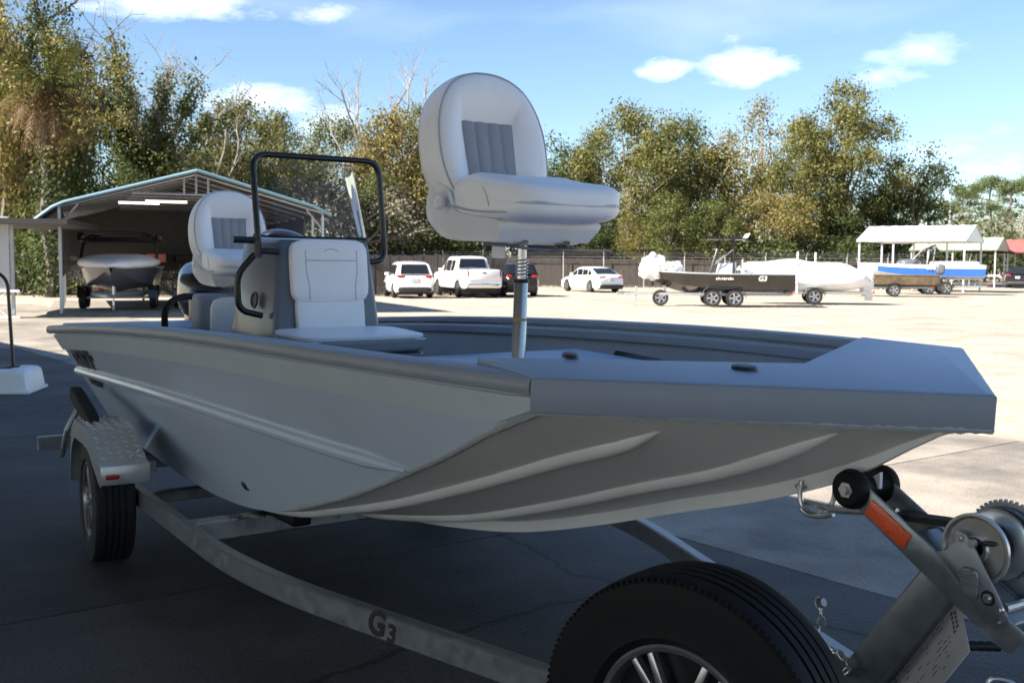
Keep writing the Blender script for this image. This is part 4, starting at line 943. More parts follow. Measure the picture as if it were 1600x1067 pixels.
def car(name, loc, head, label, cat, spec):
    r_ = empty(name, loc, head, label, cat, 'cars parked along the fence')
    paint = spec['paint']; HW = spec['hw']; xs = spec['bx']; zt = spec['bz']; zb = spec['clear']; X0, X1 = xs[0], xs[-1]
    wx = spec['wx']; wr = spec['wr']
    def hwx(x):
        e = min((x-X0)/.5, (X1-x)/.7, 1); e = max(0, e); return HW*(.80+.20*(1-(1-e)**2))
    N = 46; secs = []
    st_ = sorted(set([X0+(X1-X0)*i/N for i in range(N+1)]+list(xs)))
    for x in st_:
        h_ = hwx(x); t = lerp(xs, zt, x); b_ = zb
        for w in wx:
            d = abs(x-w)
            if d < wr*1.16: b_ = max(b_, wr+math.sqrt(max(0, (wr*1.16)**2-d*d))*.98)
        e = min((x-X0)/.18, (X1-x)/.18, 1); b0 = b_ if b_ > zb else zb+.08*(1-max(0, e))
        P = [(h_*.90, b0), (h_*.985, min(b0+.10, t-.1)), (h_, b0+(t-b0)*.45), (h_*.985, t-.13), (h_*.95, t-.04), (h_*.86, t), (h_*.45, t+.02), (0, t+.028)]
        secs.append([Vector((x, y, z)) for y, z in P]+[Vector((x, -y, z)) for y, z in P[:-1][::-1]])
    mb = MB(); mb.grid(secs)
    for s_ in (secs[0], secs[-1]): mb.add(s_, [tuple(range(len(s_)))])
    mb.build('body', M[paint], r_, ang=40)
    mb = MB(); mb.box(((X0+X1)/2, 0, zb+.12), (X1-X0-.25, HW*1.7, .28)); 
    for w in wx: mb.box((w, 0, wr+.1), (wr*2.1, HW*1.80, wr*1.6))
    mb.build('underbody', M['car_trim'], r_, smooth=False)
    # cabin
    cx = spec['cx']; cz = spec['cz']; cb = spec['cb']                # stations: x, roof z, base z
    def sec(i):
        x, z, b_ = cx[i], cz[i], cb[i]; wb = HW*.90; k = (z-b_)/max(cz); wt = HW*(.90-.26*(z-b_)/.62*.62)
        return [Vector((x, wb, b_)), Vector((x, wb+(wt-wb)*.9, b_+(z-b_)*.9)), Vector((x, wt-.06, z)), Vector((x, wt*.5, z+.02)), Vector((x, 0, z+.03)), Vector((x, -wt*.5, z+.02)), Vector((x, -wt+.06, z)), Vector((x, -wb-(wt-wb)*.9, b_+(z-b_)*.9)), Vector((x, -wb, b_))]
    C_ = [sec(i) for i in range(len(cx))]; mb = MB(); mb.grid(C_); cab = mb.build('cabin', M[paint], r_, ang=30)
    def pan(name, a_, b_, c_, d_, m, off=.012, u0=.06, u1=.94, v0=.1, v1=.9):
        def q(u, v): return (a_*(1-u)+b_*u)*(1-v)+(d_*(1-u)+c_*u)*v
        pts = [q(u0, v0), q(u1, v0), q(u1, v1), q(u0, v1)]; nr = (pts[1]-pts[0]).cross(pts[3]-pts[0]).normalized()
        cen = sum(pts, Vector())/4; 
        if nr.dot(cen-Vector((sum(cx)/len(cx), 0, .9))) < 0: nr = -nr
        mb = MB(); mb.add([p+nr*off for p in pts]+[p-nr*.02 for p in pts], [(0, 1, 2, 3), (0, 1, 5, 4), (1, 2, 6, 5), (2, 3, 7, 6), (3, 0, 4, 7)]); mb.build(name, M[m], cab, smooth=False)
    pan('windscreen', C_[-1][1], C_[-1][7], C_[-2][7], C_[-2][1], 'car_glass') if False else None
    f, b2 = len(cx)-1, 0
    pan('windscreen', C_[f][2], C_[f][6], C_[f-1][6], C_[f-1][2], 'car_glass', off=.04, v0=.05, v1=.93)
    pan('rear_window', C_[0][2], C_[0][6], C_[1][6], C_[1][2], 'car_glass', off=.04, v0=spec.get('rw0', .15), v1=.9)
    for (i, j, u0, u1) in spec['win']:
        for sd_ in (0, 1):
            k0, k1 = (0, 1) if sd_ == 0 else (8, 7)
            pan('side_window', C_[i][k0], C_[j][k0], C_[j][k1], C_[i][k1], 'car_glass', u0=u0, u1=u1, v0=.08, v1=.90)
    for w in wx:
        for sg in (-1, 1): carwheel(r_, w, sg*(HW-.115), wr, .23, sg)
    # lights, plate, bumper, mirrors
    for sg in (-1, 1):
        mb = MB(); lz, lh, lw = spec['tail']; mb.sbox((X0+.10, sg*(HW*.80-lw*.35), lz), (.22, lw, lh), 5, 5); mb.build('tail_light', M['reflector_red'], r_)
        mb = MB(); mb.sbox((X1-.22, sg*HW*.72, spec['headz']), (.4, .36, .14), 4, 5); mb.build('headlight', M['chrome'], r_)
        mb = MB(); mb.sbox((cx[-1]-.55, sg*(HW*.93+.09), cb[-1]+.12), (.14, .20, .15), 4, 5); mb.build('mirror', M[paint], r_)
        for k in (0, 1):
            mb = MB(); mb.box((wx[0]+.55+k*1.05, sg*HW*1.0, lerp(xs, zt, .0)-.20), (.16, .03, .03), bev=.008); mb.build('door_handle', M[paint], r_)
    mb = MB(); mb.box((X0-.012, 0, spec['plz']), (.02, .32, .16)); mb.build('number_plate', M['plate'], r_, smooth=False)
    mb = MB(); mb.sbox((X0+.06, 0, zb+.14), (.26, HW*1.66, .22), 6, 6); mb.build('rear_bumper', M[spec.get('bump', 'car_trim')], r_)
    return r_
SUV = dict(paint='car_white', hw=.92, bx=[-2.15, -2.05, -1.6, .75, 1.4, 2.05, 2.2], bz=[.92, 1.0, 1.02, 1.0, .98, .82, .62], clear=.25, wx=(-1.28, 1.38), wr=.345,
           cx=[-2.08, -1.72, -1.0, .1, .95], cz=[1.04, 1.56, 1.645, 1.62, 1.02], cb=[.98, .98, .98, .97, .96], win=[(1, 2, .25, .95), (2, 3, .03, .48), (2, 3, .53, .97), (3, 4, .02, .55)], tail=(.98, .14, .30), headz=.78, plz=.82, rw0=.08)
SED = dict(paint='car_white', hw=.92, bx=[-2.4, -2.32, -1.7, .7, 1.5, 2.2, 2.4], bz=[.86, .98, .96, .93, .86, .70, .5], clear=.2, wx=(-1.38, 1.42), wr=.33,
           cx=[-1.95, -1.05, -.4, .25, 1.2], cz=[.97, 1.37, 1.44, 1.41, .93], cb=[.95, .93, .92, .92, .91], win=[(0, 1, .55, .97), (1, 3, .03, .47), (1, 3, .51, .97), (3, 4, .02, .5)], tail=(.86, .11, .42), headz=.66, plz=.70, rw0=.1, bump='car_trim')
def gpt(px, Y): return (GX(px, Y), Y, 0)
car('parked_suv', (GX(637, 50.4), 50.4, 0), R(90+14), 'white compact suv parked left of the white pickup', 'car', SUV)
d = dict(SUV); d['paint'] = 'car_dark'
car('parked_suv', (GX(798, 54), 54, 0), R(90+15), 'black suv parked between the white pickup and white sedan', 'car', d)
car('parked_sedan', (GX(923, 63.2), 63.2, 0), R(90+25), 'white four door sedan parked by the fence right of the seat post', 'car', SED)
TRK = dict(paint='car_white', hw=1.0, bx=[-2.95, -2.9, -1.05, -1.0, 1.6, 2.6, 2.9], bz=[1.28, 1.30, 1.30, 1.18, 1.20, 1.15, .8], clear=.42, wx=(-1.75, 1.85), wr=.40,
           cx=[-1.10, -.95, -.6, .6, 1.55], cz=[1.26, 1.86, 1.92, 1.90, 1.2], cb=[1.18, 1.18, 1.17, 1.17, 1.16], win=[(1, 3, .04, .40), (1, 3, .46, .97), (3, 4, .02, .42)], tail=(1.10, .34, .16), headz=1.0, plz=.62, rw0=.2, bump='chrome')
tk = car('parked_pickup', (GX(728, 52.4), 52.4, 0), R(90+19), 'white crew cab pickup truck parked between two suvs', 'truck', TRK)
mb = MB(); mb.box((-1.98, 0, 1.317), (1.72, 1.66, .02)); mb.build('bed_opening', M['car_trim'], tk, smooth=False)
mb = MB(); mb.box((-2.955, 0, 1.03), (.03, 1.48, .46), bev=.02); tg = mb.build('tailgate', M['car_white'], tk)
mb = MB(); mb.box((-2.975, 0, 1.14), (.012, .18, .07), bev=.01); mb.build('badge', M['car_dark'], tg)
# ------------------------------------------------------------------ generic boat hull and trailer for the lot
def hull_secs(L, B, D, rake=.9, flat=.55, sheer=.12, flare=.22, n=26):
    out = []
    for i in range(n+1):
        x = -L/2+L*i/n; u = i/n; f_ = max(0, (u-flat)/(1-flat)); hw = B/2*(1-f_**2.4*.93); z1 = D+sheer*f_**1.5; zk = (D*.93)*max(0, (f_-.35)/.65)**2.2*rake; zc = zk+(z1-zk)*(.22+.3*f_)
        ch = hw*(1-flare*(.6+f_)); out.append((x, hw, z1, ch, zc, zk))
    return out
def build_hull(par, L, B, D, m_side, m_bot, m_deck, **k):
    S_ = hull_secs(L, B, D, **k); mb = MB()
    for sg in (-1, 1): mb.grid([[(x, sg*(ch+(hw-ch)*j/4), zc+(z1-zc)*j/4) for j in range(5)] for x, hw, z1, ch, zc, zk in S_])
    x, hw, z1, ch, zc, zk = S_[0]; mb.add([(x, -hw, z1), (x, -ch, zc), (x, 0, zk), (x, ch, zc), (x, hw, z1)], [(0, 1, 2, 3, 4)]); mb.build('hull', M[m_side], par)
    mb = MB()
    for sg in (-1, 1): mb.grid([[(x, sg*ch*j/3, zk+(zc-zk)*j/3) for j in range(4)] for x, hw, z1, ch, zc, zk in S_])
    mb.build('hull_bottom', M[m_bot], par)
    mb = MB(); mb.grid([[(x, y*(hw-.04), z1-.06) for y in (-1, 0, 1)] for x, hw, z1, ch, zc, zk in S_]); mb.build('deck', M[m_deck], par)
    mb = MB()
    for sg in (-1, 1): mb.tube([(x, sg*hw, z1) for x, hw, z1, ch, zc, zk in S_], .028, 6)
    mb.build('gunwale', M[m_deck], par); return S_
def lot_trailer(loc, head, label, axles, L, hitch=True, wr=.33, z=.0, fend='galvanized', W=1.9):
    t = empty('boat_trailer', loc, head, label, 'trailer', 'trailers parked in the lot')
    mb = MB()
    for sg in (-1, 1): rect_sweep(mb, fillet([(-L*.42, sg*W*.38, .48), (L*.2, sg*W*.38, .46), (L*.62, 0, .45)], .4, 4), .03, .05)
    for x in (-L*.4, -L*.1, L*.15): mb.box((x, 0, .47), (.06, W*.76, .07))
    mb.build('frame', M['galvanized'], t)
    for a_ in axles:
        for sg in (-1, 1): carwheel(t, a_, sg*W*.5, wr, .2, sg)
        mb = MB(); mb.box((a_, 0, wr), (.06, W*.9, .06)); mb.build('axle', M['galvanized'], t)
    for sg in (-1, 1):
        x0, x1 = min(axles)-.42, max(axles)+.42; p = fillet([(x0, 0, wr+.02), (x0+.12, 0, wr*2.12), (x1-.12, 0, wr*2.12), (x1, 0, wr+.02)], .16, 4)
        mb = MB(); mb.grid([[(q.x, sg*W*.5+y, q.z) for y in (-.13, .13)] for q in p]); mb.grid([[(q.x, sg*W*.5+y, q.z-.012) for y in (-.13, .13)] for q in p]); mb.build('fender', M[fend], t)
        mb = MB(); mb.box((-L*.42-.03, sg*W*.42, .52), (.05, .2, .1)); mb.build('tail_light', M['reflector_red'], t)
    if hitch:
        mb = MB(); mb.box((L*.36, 0, .72), (.09, .09, .6), RY(0)); mb.lathe([(0, -.06), (.05, -.06), (.05, .06), (0, .06)], 10, TR(L*.33, 0, 1.0) @ RX(R(90))); mb.build('winch_post', M['galvanized'], t)
        mb = MB(); mb.lathe([(0, .12), (.03, .12), (.03, .75), (0, .75)], 10, TR(L*.55, .08, 0)); mb.lathe([(.03, -.03), (.09, -.03), (.09, .03), (.03, .03)], 14, TR(L*.55, .08, .09) @ RX(R(90))); mb.build('jack', M['zinc'], t)
        mb = MB(); mb.box((L*.65, 0, .46), (.3, .1, .09), bev=.02); mb.build('coupler', M['galvanized'], t)
    return t
# --- black bay boat
H1 = R(180-6)
tb = lot_trailer((GX(1128, 41.4), 41.6, 0), H1, 'galvanised tandem axle trailer carrying the black boat', (-.42, .42), 6.0)
carw = link(bpy.data.objects.new('spare', None)); bpy.data.objects.remove(carw)
carwheel(tb, 2.35, .34, .31, .18, 1)
bb_ = empty('bay_boat', (GX(1126, 41.5), 41.6, .50), H1, 'black aluminium boat with dark tower frame on tandem trailer', 'boat', 'boats stored in the lot')
build_hull(bb_, 5.35, 2.1, .74, 'gel_black', 'gel_black', 'liner_paint', flat=.5, sheer=.1, rake=.8)
mb = MB(); mb.add(*frust(-.45, .25, -.35, .10, .33, .28, .5, 1.15, .04)); mb.build('console', M['gel_white'], bb_)
mb = MB(); mb.box((-.42, 0, .95), (.28, .55, .5), bev=.05); mb.box((-.85, 0, .78), (.5, .6, .25), bev=.04); mb.box((-1.35, 0, .72), (.35, .7, .2), bev=.04); mb.build('leaning_seat', M['vinyl_grey'], bb_)
mb = MB()
for sg in (-1, 1):
    mb.tube([(.45, sg*.42, .6), (.12, sg*.42, 1.75), (.0, sg*.5, 2.05)], .03, 6); mb.tube([(-.45, sg*.42, .6), (-.42, sg*.42, 2.05)], .045, 6); mb.tube([(.32, sg*.42, 1.05), (-.44, sg*.42, 1.7)], .024, 5); mb.tube([(.2, sg*.42, 1.5), (-.42, sg*.42, 1.5)], .022, 5)
mb.build('tower_frame', M['black_metal'], bb_)
mb = MB(); mb.box((-.2, 0, 2.08), (1.5, 1.35, .06), bev=.02); mb.box((-.55, .2, 2.15), (.25, .3, .12), bev=.03)
for y in (-.6, -.3, 0, .3, .6): mb.tube([(-.85, y, 2.05), (-1.0, y, 2.28)], .03, 5)
mb.build('tower_top', M['black_metal'], bb_)
mb = MB(); mb.box((-.78, 0, 1.12), (.06, .8, .36), M=None, bev=.03); mb.build('seat_back', M['vinyl_grey'], bb_)
for nm, tx, x in (('G3', .30, 0), ): 
    share('logo_letter', text_mesh('G3', .26, M['logo_light'], .002, .2, .006), bb_, (-1.45, 1.052, .57), (R(90), 0, R(180)))
mb = MB()
for i in range(9): mb.box((-.35+.075*i, 1.058, .56+.012*(i % 2)), (.05, .006, .05+.02*((i*5) % 3)))
mb.build('script_decal', M['logo_light'], bb_)
mb = MB(); rr = random.Random(6)
def crumple(sc, am, seed):
    def f_(w):
        n_ = noise.fractal(Vector((w.x*sc+seed, w.y*sc, w.z*sc)), 1, 2, 4); return w*(1+am*n_)
    return f_
mb.sbox((2.62, 0, .98), (.95, .7, 1.0), 2.6, 16, fn=crumple(3.6, .30, 1)); mb.sbox((2.0, 0, .93), (1.1, .7, .5), 2.6, 16, fn=crumple(4.5, .36, 7)); o = mb.build('wrapped_motor', M['shrink_wrap'], ang=22)
o.matrix_world = Matrix.Translation((GX(1126, 41.5), 41.6, .50)) @ RZ(H1); tag(o, 'white plastic wrapped motor on the left end of the black boat', 'wrapped motor')
# --- white shrink-wrapped boat
H2 = R(180-10)
tw_ = lot_trailer((GX(1272, 44.6), 44.8, 0), H2, 'single axle trailer under the white wrapped boat', (.05,), 5.4)
for sg in (-1, 1): mb = MB(); mb.lathe([(0, .45), (.035, .45), (.035, 2.15), (0, 2.15)], 10, TR(-.15 if sg < 0 else .75, sg*.98, 0)); mb.build('guide_post', M['gel_white'], tw_)
wb = MB()
def wrapf(w):
    x = w.x/2.75; z = w.z
    z2 = z*(1-.35*max(0, -x)**2) if z > 0 else z*(.75)
    if z > 0: z2 += .05*math.sin(w.x*3.1)+.04*noise.noise(Vector((w.x*1.8, w.y*1.8, 3)))
    return Vector((w.x, w.y*(1-.32*max(0, x)**2)*(1-.25*(z < 0)*abs(z)), z2+.02*noise.noise(Vector((w.x*3, w.y*3, w.z*3)))))
wb.sbox((0, 0, 0), (5.4, 2.15, 1.42), 3.2, 20, fn=wrapf); wo_ = wb.build('wrapped_boat', M['shrink_wrap'], ang=60); wo_.location = (GX(1252, 44.8), 44.9, 1.08); wo_.rotation_euler = (0, R(-1), H2)
tag(wo_, 'boat sealed in white shrink wrap between the black and camouflage boats', 'boat', 'boats stored in the lot')
mb = MB(); 
for x in (-2.62,): mb.sbox((x, 0, -.16), (.5, .8, .9), 3, 10, fn=crumple(3, .3, 4)); mb.box((x-.1, 0, -.75), (.3, .12, .25))
mb.build('wrap_bundle', M['shrink_wrap'], wo_, ang=60)
# --- camouflage jon boat
H3 = R(180-16)
lot_trailer((GX(1390, 57.2), 57.4, 0), H3, 'low single axle trailer under the brown camouflage boat', (-.2,), 5.0, wr=.33, W=1.8)
cb_ = empty('jon_boat', (GX(1386, 57.2), 57.3, .50), H3, 'brown camouflage jon boat left of the blue and white boat', 'boat', 'boats stored in the lot')
build_hull(cb_, 5.0, 1.9, .62, 'camo_brown', 'camo_brown', 'camo_brown', flat=.6, sheer=.03, rake=.6)
mb = MB(); mb.sbox((-2.62, 0, .95), (.5, .36, .55), 3, 8); mb.build('outboard_cowl', M['boat_grey'], cb_)
mb = MB(); mb.box((-2.6, 0, .35), (.16, .14, .9)); mb.box((-2.7, 0, -.1), (.4, .05, .12)); mb.build('outboard_leg', M['boat_grey'], cb_)
# --- blue and white wake boat
H4 = R(180-14)
lot_trailer((GX(1462, 62), 62.4, 0), H4, 'dark tandem trailer under the blue and white tow boat', (-.5, .42), 6.4, wr=.36, fend='gel_black', W=2.2)
wk = empty('wake_boat', (GX(1438, 62), 62.4, .84), H4, 'blue and white tow boat with tower in front of the white carport', 'boat', 'boats stored in the lot')
S_ = build_hull(wk, 6.8, 2.4, .82, 'gel_white', 'gel_white', 'gel_white', flat=.45, sheer=.12, rake=.75)
mb = MB()
for sg in (-1, 1): mb.grid([[(x, sg*(ch+(hw-ch)*v+.012), zc+(z1-zc)*v) for v in (.02, .35, .72)] for x, hw, z1, ch, zc, zk in S_[:23]])
mb.build('blue_stripe', M['gel_blue'], wk)
mb = MB()
for i in range(5): mb.box((-1.0+.17*i, 1.215, .62), (.10, .02, .07))
mb.build('side_emblem', M['gel_white'], wk)
mb = MB(); mb.sbox((-1.9, 0, .92), (2.6, 2.1, .28), 5, 8); mb.build('rear_sunpad', M['gel_white'], wk)
mb = MB(); mb.sbox((.6, 0, .95), (1.3, 1.8, .42), 3, 8); mb.build('dash', M['boat_grey'], wk)
mb = MB()
for sg in (-1, 1): mb.grid([[(1.35-.25*j+(.0 if sg else 0), sg*(.1+.75*i), .95+.32*j) for i in (0, 1)] for j in (0, 1)])
mb.build('windscreen', M['windshield_glass'], wk)
mb = MB()
for sg in (-1, 1):
    mb.tube([(.5, sg*1.1, .85), (-.3, sg*1.0, 1.75), (-.75, sg*.75, 1.95)], .045, 6); mb.tube([(-.6, sg*1.1, .85), (-.75, sg*.9, 1.9)], .045, 6)
    mb.sbox((-.8, sg*.8, 1.62), (.35, .3, .3), 2.5, 6); mb.tube([(-.3, sg*1.05, 1.6), (-.3, sg*1.4, 1.75), (-.8, sg*1.4, 1.8)], .03, 5)
mb.tube([(-.75, -.75, 1.95), (-.75, .75, 1.95)], .05, 6); mb.build('tower', M['black_metal'], wk)
mb = MB(); mb.box((-3.75, 0, .25), (.8, 2.0, .08), bev=.03); mb.build('swim_platform', M['gel_white'], wk)
mb = MB(); mb.tube(fillet([(3.3, .5, .8), (3.5, .5, 1.25), (3.5, -.5, 1.25), (3.3, -.5, .8)], .15, 4), .03, 5); mb.build('bow_rail', M['chrome'], wk)
# --- boat inside the carport
CM = Matrix.Translation((-13.0, 30.9, 0)) @ RZ(R(22))
p = CM @ Vector((1.75, 3.6, .1))
tc_ = lot_trailer((p.x, p.y, .08), R(-75), 'dark trailer under the covered boat inside the carport', (.1, .9), 6.0, wr=.34, fend='gel_black', W=2.1)
cv = empty('covered_boat', (p.x, p.y, .60), R(-75), 'grey tow boat with pale fitted cover and folded tower inside the carport', 'boat')
build_hull(cv, 6.2, 2.35, .80, 'boat_grey', 'boat_grey', 'gel_white', flat=.5, sheer=.1, rake=.8)
mb = MB(); mb.sbox((.25, 0, .93), (5.9, 2.45, .72), 2.6, 18, fn=lambda w: Vector((w.x, w.y*(1-.5*max(0, w.x/2.9)**2.5), (w.z*.75 if w.z > 0 else w.z*.45)-.10*max(0, w.x/2.9)+.025*noise.noise(Vector((w.x*2, w.y*2, w.z*2)))))); mb.build('cover', M['cover_grey'], cv, ang=60)
mb = MB()
for sg in (-1, 1): mb.tube(smooth_path([(.6, sg*1.15, .9), (-.1, sg*1.1, 1.55), (-.5, sg*.8, 1.85), (-.6, 0, 1.9)], 5), .045, 6); mb.sbox((-.4, sg*.75, 1.7), (.3, .3, .26), 2.5, 6); mb.sbox((-.3, sg*1.2, 1.75), (.22, .26, .3), 2.5, 6)
mb.tube([(-.3, -1.0, 1.66), (-.3, 1.0, 1.66)], .09, 8); mb.build('tower', M['black_metal'], cv)
p = CM @ Vector((4.3, 3.6, .1))
br = empty('jon_boat', (p.x, p.y, .55), R(-70), 'brown jon boat standing beside the covered boat in the carport', 'boat')
build_hull(br, 4.6, 1.7, .6, 'camo_brown', 'camo_brown', 'camo_brown', flat=.7, sheer=.04, rake=.5)
lot_trailer((p.x, p.y, .06), R(-70), 'small trailer under the brown jon boat in the carport', (-.3,), 4.6, wr=.3, W=1.6)
share('logo_letter', text_mesh('G', .3, M['gel_white'], .003, .1, .008), br, (2.21, -.12, .38), (R(90), 0, R(90)))
mb = MB(); mb.tube([(1.3, .1, .5), (1.25, .12, 1.6)], .04, 6); mb.build('trolling_motor', M['alloy'], br)

# ------------------------------------------------------------------ carports at right
def carport(loc, rz, L, W_, ez, rz2, roof, label, nposts):
    c = empty('carport', loc, rz, label, 'carport', 'carports at the right end of the lot')
    for sg in (-1, 1):
        mb = MB(); n_ = 24; mb.grid([[(-L/2+L*i/n_, sg*(W_/2+.25)*(1-j), ez-.1+(rz2-ez+.1)*j+(.02 if i % 3 == 0 else 0)) for j in (0, 1)] for i in range(n_+1)])
        mb.grid([[(-L/2+L*i/n_, sg*(W_/2+.25)*(1-j), ez-.1+(rz2-ez+.1)*j-.06) for j in (0, 1)] for i in range(n_+1)]); mb.build('roof_sheet', M[roof], c, smooth=False)
    for sg in (-1, 1):
        mb = MB(); x = sg*(L/2-.02); mb.add([(x, -W_/2-.2, ez-.14), (x, W_/2+.2, ez-.14), (x, 0, rz2-.08)], [(0, 1, 2)]); mb.add([(x-.04*sg, -W_/2-.2, ez-.14), (x-.04*sg, W_/2+.2, ez-.14), (x-.04*sg, 0, rz2-.08)], [(0, 1, 2)]); mb.build('gable', M['steel_post' if roof == 'carport_white' else roof], c, smooth=False)
    for k in range(nposts):
        for sg in (-1, 1):
            mb = MB(); mb.box((-L/2+.15+(L-.3)*k/(nposts-1), sg*W_/2, ez/2-.05), (.1, .1, ez-.1)); mb.build('post', M['steel_post'], c)
    return c
carport((GX(1440, 69), 69.5, 0), R(-33), 6.6, 5.6, 3.3, 4.2, 'carport_white', 'white roofed open carport behind the blue and white boat', 4)
carport((GX(1505, 86), 87, 0), R(-33), 6.5, 6.0, 3.0, 3.95, 'roof_green', 'pale green roofed carport between the white and red ones', 3)
carport((GX(1592, 88), 90, 0), R(-33), 6.5, 5.6, 2.9, 3.9, 'roof_red', 'red roofed carport at the right edge of the lot', 3)
d = dict(SUV); d['paint'] = 'car_dark'
car('parked_suv', (GX(1592, 84), 84, 0), R(60), 'dark suv parked under the red roofed carport', 'car', d)
# low dark sheds behind the fence
for i, (px0, px1, Y, z0, lab) in enumerate(((800, 955, 84, 2.6, 'low dark flat roofed shed seen over the fence behind the sedan'), (988, 1130, 86, 2.75, 'low dark shed with pale roof edge seen over the fence behind the black boat'))):
    x0, x1 = GX(px0, Y), GX(px1, Y); s_ = empty('low_shed', ((x0+x1)/2, Y, 0), 0, lab, 'shed')
    mb = MB(); mb.box((0, 2.5, z0/2), (x1-x0-.8, 4, z0)); mb.build('wall', M['dark_roof'], s_, smooth=False)
    mb = MB(); mb.box((0, 2.2, z0+.08), (x1-x0, 5.5, .16)); mb.build('roof', M['dark_roof'], s_, smooth=False)
    mb = MB(); mb.box((-(x1-x0)*.2, -.58, z0+.16), ((x1-x0)*.55, .06, .12)); mb.build('roof_edge', M['shed_wall'], s_, smooth=False)
# utility pole and wires
up_ = empty('utility_pole', (GX(1479, 120), 120, 0), 0, 'slender grey utility pole rising behind the white carport', 'utility pole')
mb = MB(); mb.lathe([(.15, 0), (.11, 9.3), (0, 9.3)], 8); mb.build('pole', M['steel_post'], up_)
mb = MB(); mb.box((0, 0, 8.6), (1.8, .1, .1)); mb.build('crossarm', M['pole_wood'], up_)
mb = MB()
for z, y in ((8.7, -.6), (8.7, .6), (7.2, 0)): mb.tube(smooth_path([(0, 0, z), (12, 3, z-.5), (30, 8, z)], 6), .02, 4)
mb.build('wire', M['black_metal'], up_)
# ------------------------------------------------------------------ trees
def leafquads(mb, c, n_, r_, sz, rng, flat=.75, droop=0, asp=.6):
    sz = sz*.66; n_ = int(n_*2.0); g = rng.gauss
    for _ in range(n_):
        d = Vector((g(0, 1), g(0, 1), g(0, flat))); p = c+d*r_*.5; s_ = sz*rng.uniform(.6, 1.4)
        nr = d.normalized()*.9+Vector((g(0, .55), g(0, .55), g(.25, .55)))
        u = nr.cross(Vector((g(0, 1), g(0, 1), g(0, 1)-droop))); u = u.normalized() if u.length > 1e-4 else Vector((1, 0, 0)); v = nr.cross(u).normalized()
        a_, b_ = u*(s_*.5), v*(s_*asp*.5)
        o = len(mb.v); mb.v += [tuple(p-a_), tuple(p+b_), tuple(p+a_), tuple(p-b_)]; mb.f.append((o, o+1, o+2, o+3))
def limb(mb, p, q, r0, r1, rng, bend=.12, n_=6, sides=6):
    L = (q-p).length; o1 = Vector((rng.uniform(-1, 1), rng.uniform(-1, 1), rng.uniform(-.2, .6)))*L*bend; pts = []
    for i in range(n_+1):
        t = i/n_; pts.append(p+(q-p)*t+o1*math.sin(math.pi*t)+Vector((rng.uniform(-1, 1), rng.uniform(-1, 1), 0))*L*.018*(0 < i < n_))
    mb.tube(pts, [r0+(r1-r0)*i/n_ for i in range(n_+1)], sides, cap=False); return pts
def twigs(mb, p, d, L, r_, depth, rng):
    q = p+d*L; pts = limb(mb, p, q, r_, r_*.5, rng, .08, 3, 4)
    if depth:
        for k in range(rng.choice((2, 3))):
            b_ = pts[rng.choice((1, 2, 3))]; nd = (d+Vector((rng.gauss(0, .55), rng.gauss(0, .55), rng.gauss(.1, .4)))).normalized(); twigs(mb, b_, nd, L*rng.uniform(.5, .8), r_*.55, depth-1, rng)
def proto_oak(seed, H, Wd, leaf, barkm, nclump=62, per=95, sz=.36, base=.28, crz=.62, lean=0, cluster=1.25):
    rng = random.Random(seed); tm = MB(); cm = MB()
    top = Vector((rng.uniform(-.4, .4)+lean, rng.uniform(-.4, .4), H*.55)); tp_ = limb(tm, Vector((0, 0, -.1)), top, .32, .17, rng, .05, 8, 8)
    cl = []
    for i in range(nclump):
        while True:
            a_ = rng.uniform(0, 2*math.pi); z = rng.uniform(-1, 1); r_ = rng.random()**.42
            q = Vector((math.cos(a_)*math.sqrt(1-z*z), math.sin(a_)*math.sqrt(1-z*z), z))*r_
            zz = base*H+(q.z+1)/2*(1-base)*H; prof = math.sin(min(1, ((zz/H-base)/(1-base))*1.0+.12)*math.pi)**.55
            q = Vector((q.x*Wd/2*(.55+.5*prof), q.y*Wd/2*(.55+.5*prof), zz)); 
            if noise.noise(q*.22+Vector((seed*3.1, 0, 0))) > -.18: break
        cl.append(q)
    for q in cl:
        rr_ = cluster*rng.uniform(.65, 1.35); leafquads(cm, q, int(per*rr_*rng.uniform(.6, 1.2)), rr_, sz, rng)
    for q in rng.sample(cl, min(26, len(cl))):
        i = rng.randrange(3, len(tp_)); b_ = tp_[i]; limb(tm, b_, q, .11*rng.uniform(.6, 1.2), .025, rng, .12, 5, 5)
    return cm.mesh('crown', M[leaf], smooth=False, fix=False), tm.mesh('trunk', M[barkm], fix=False)
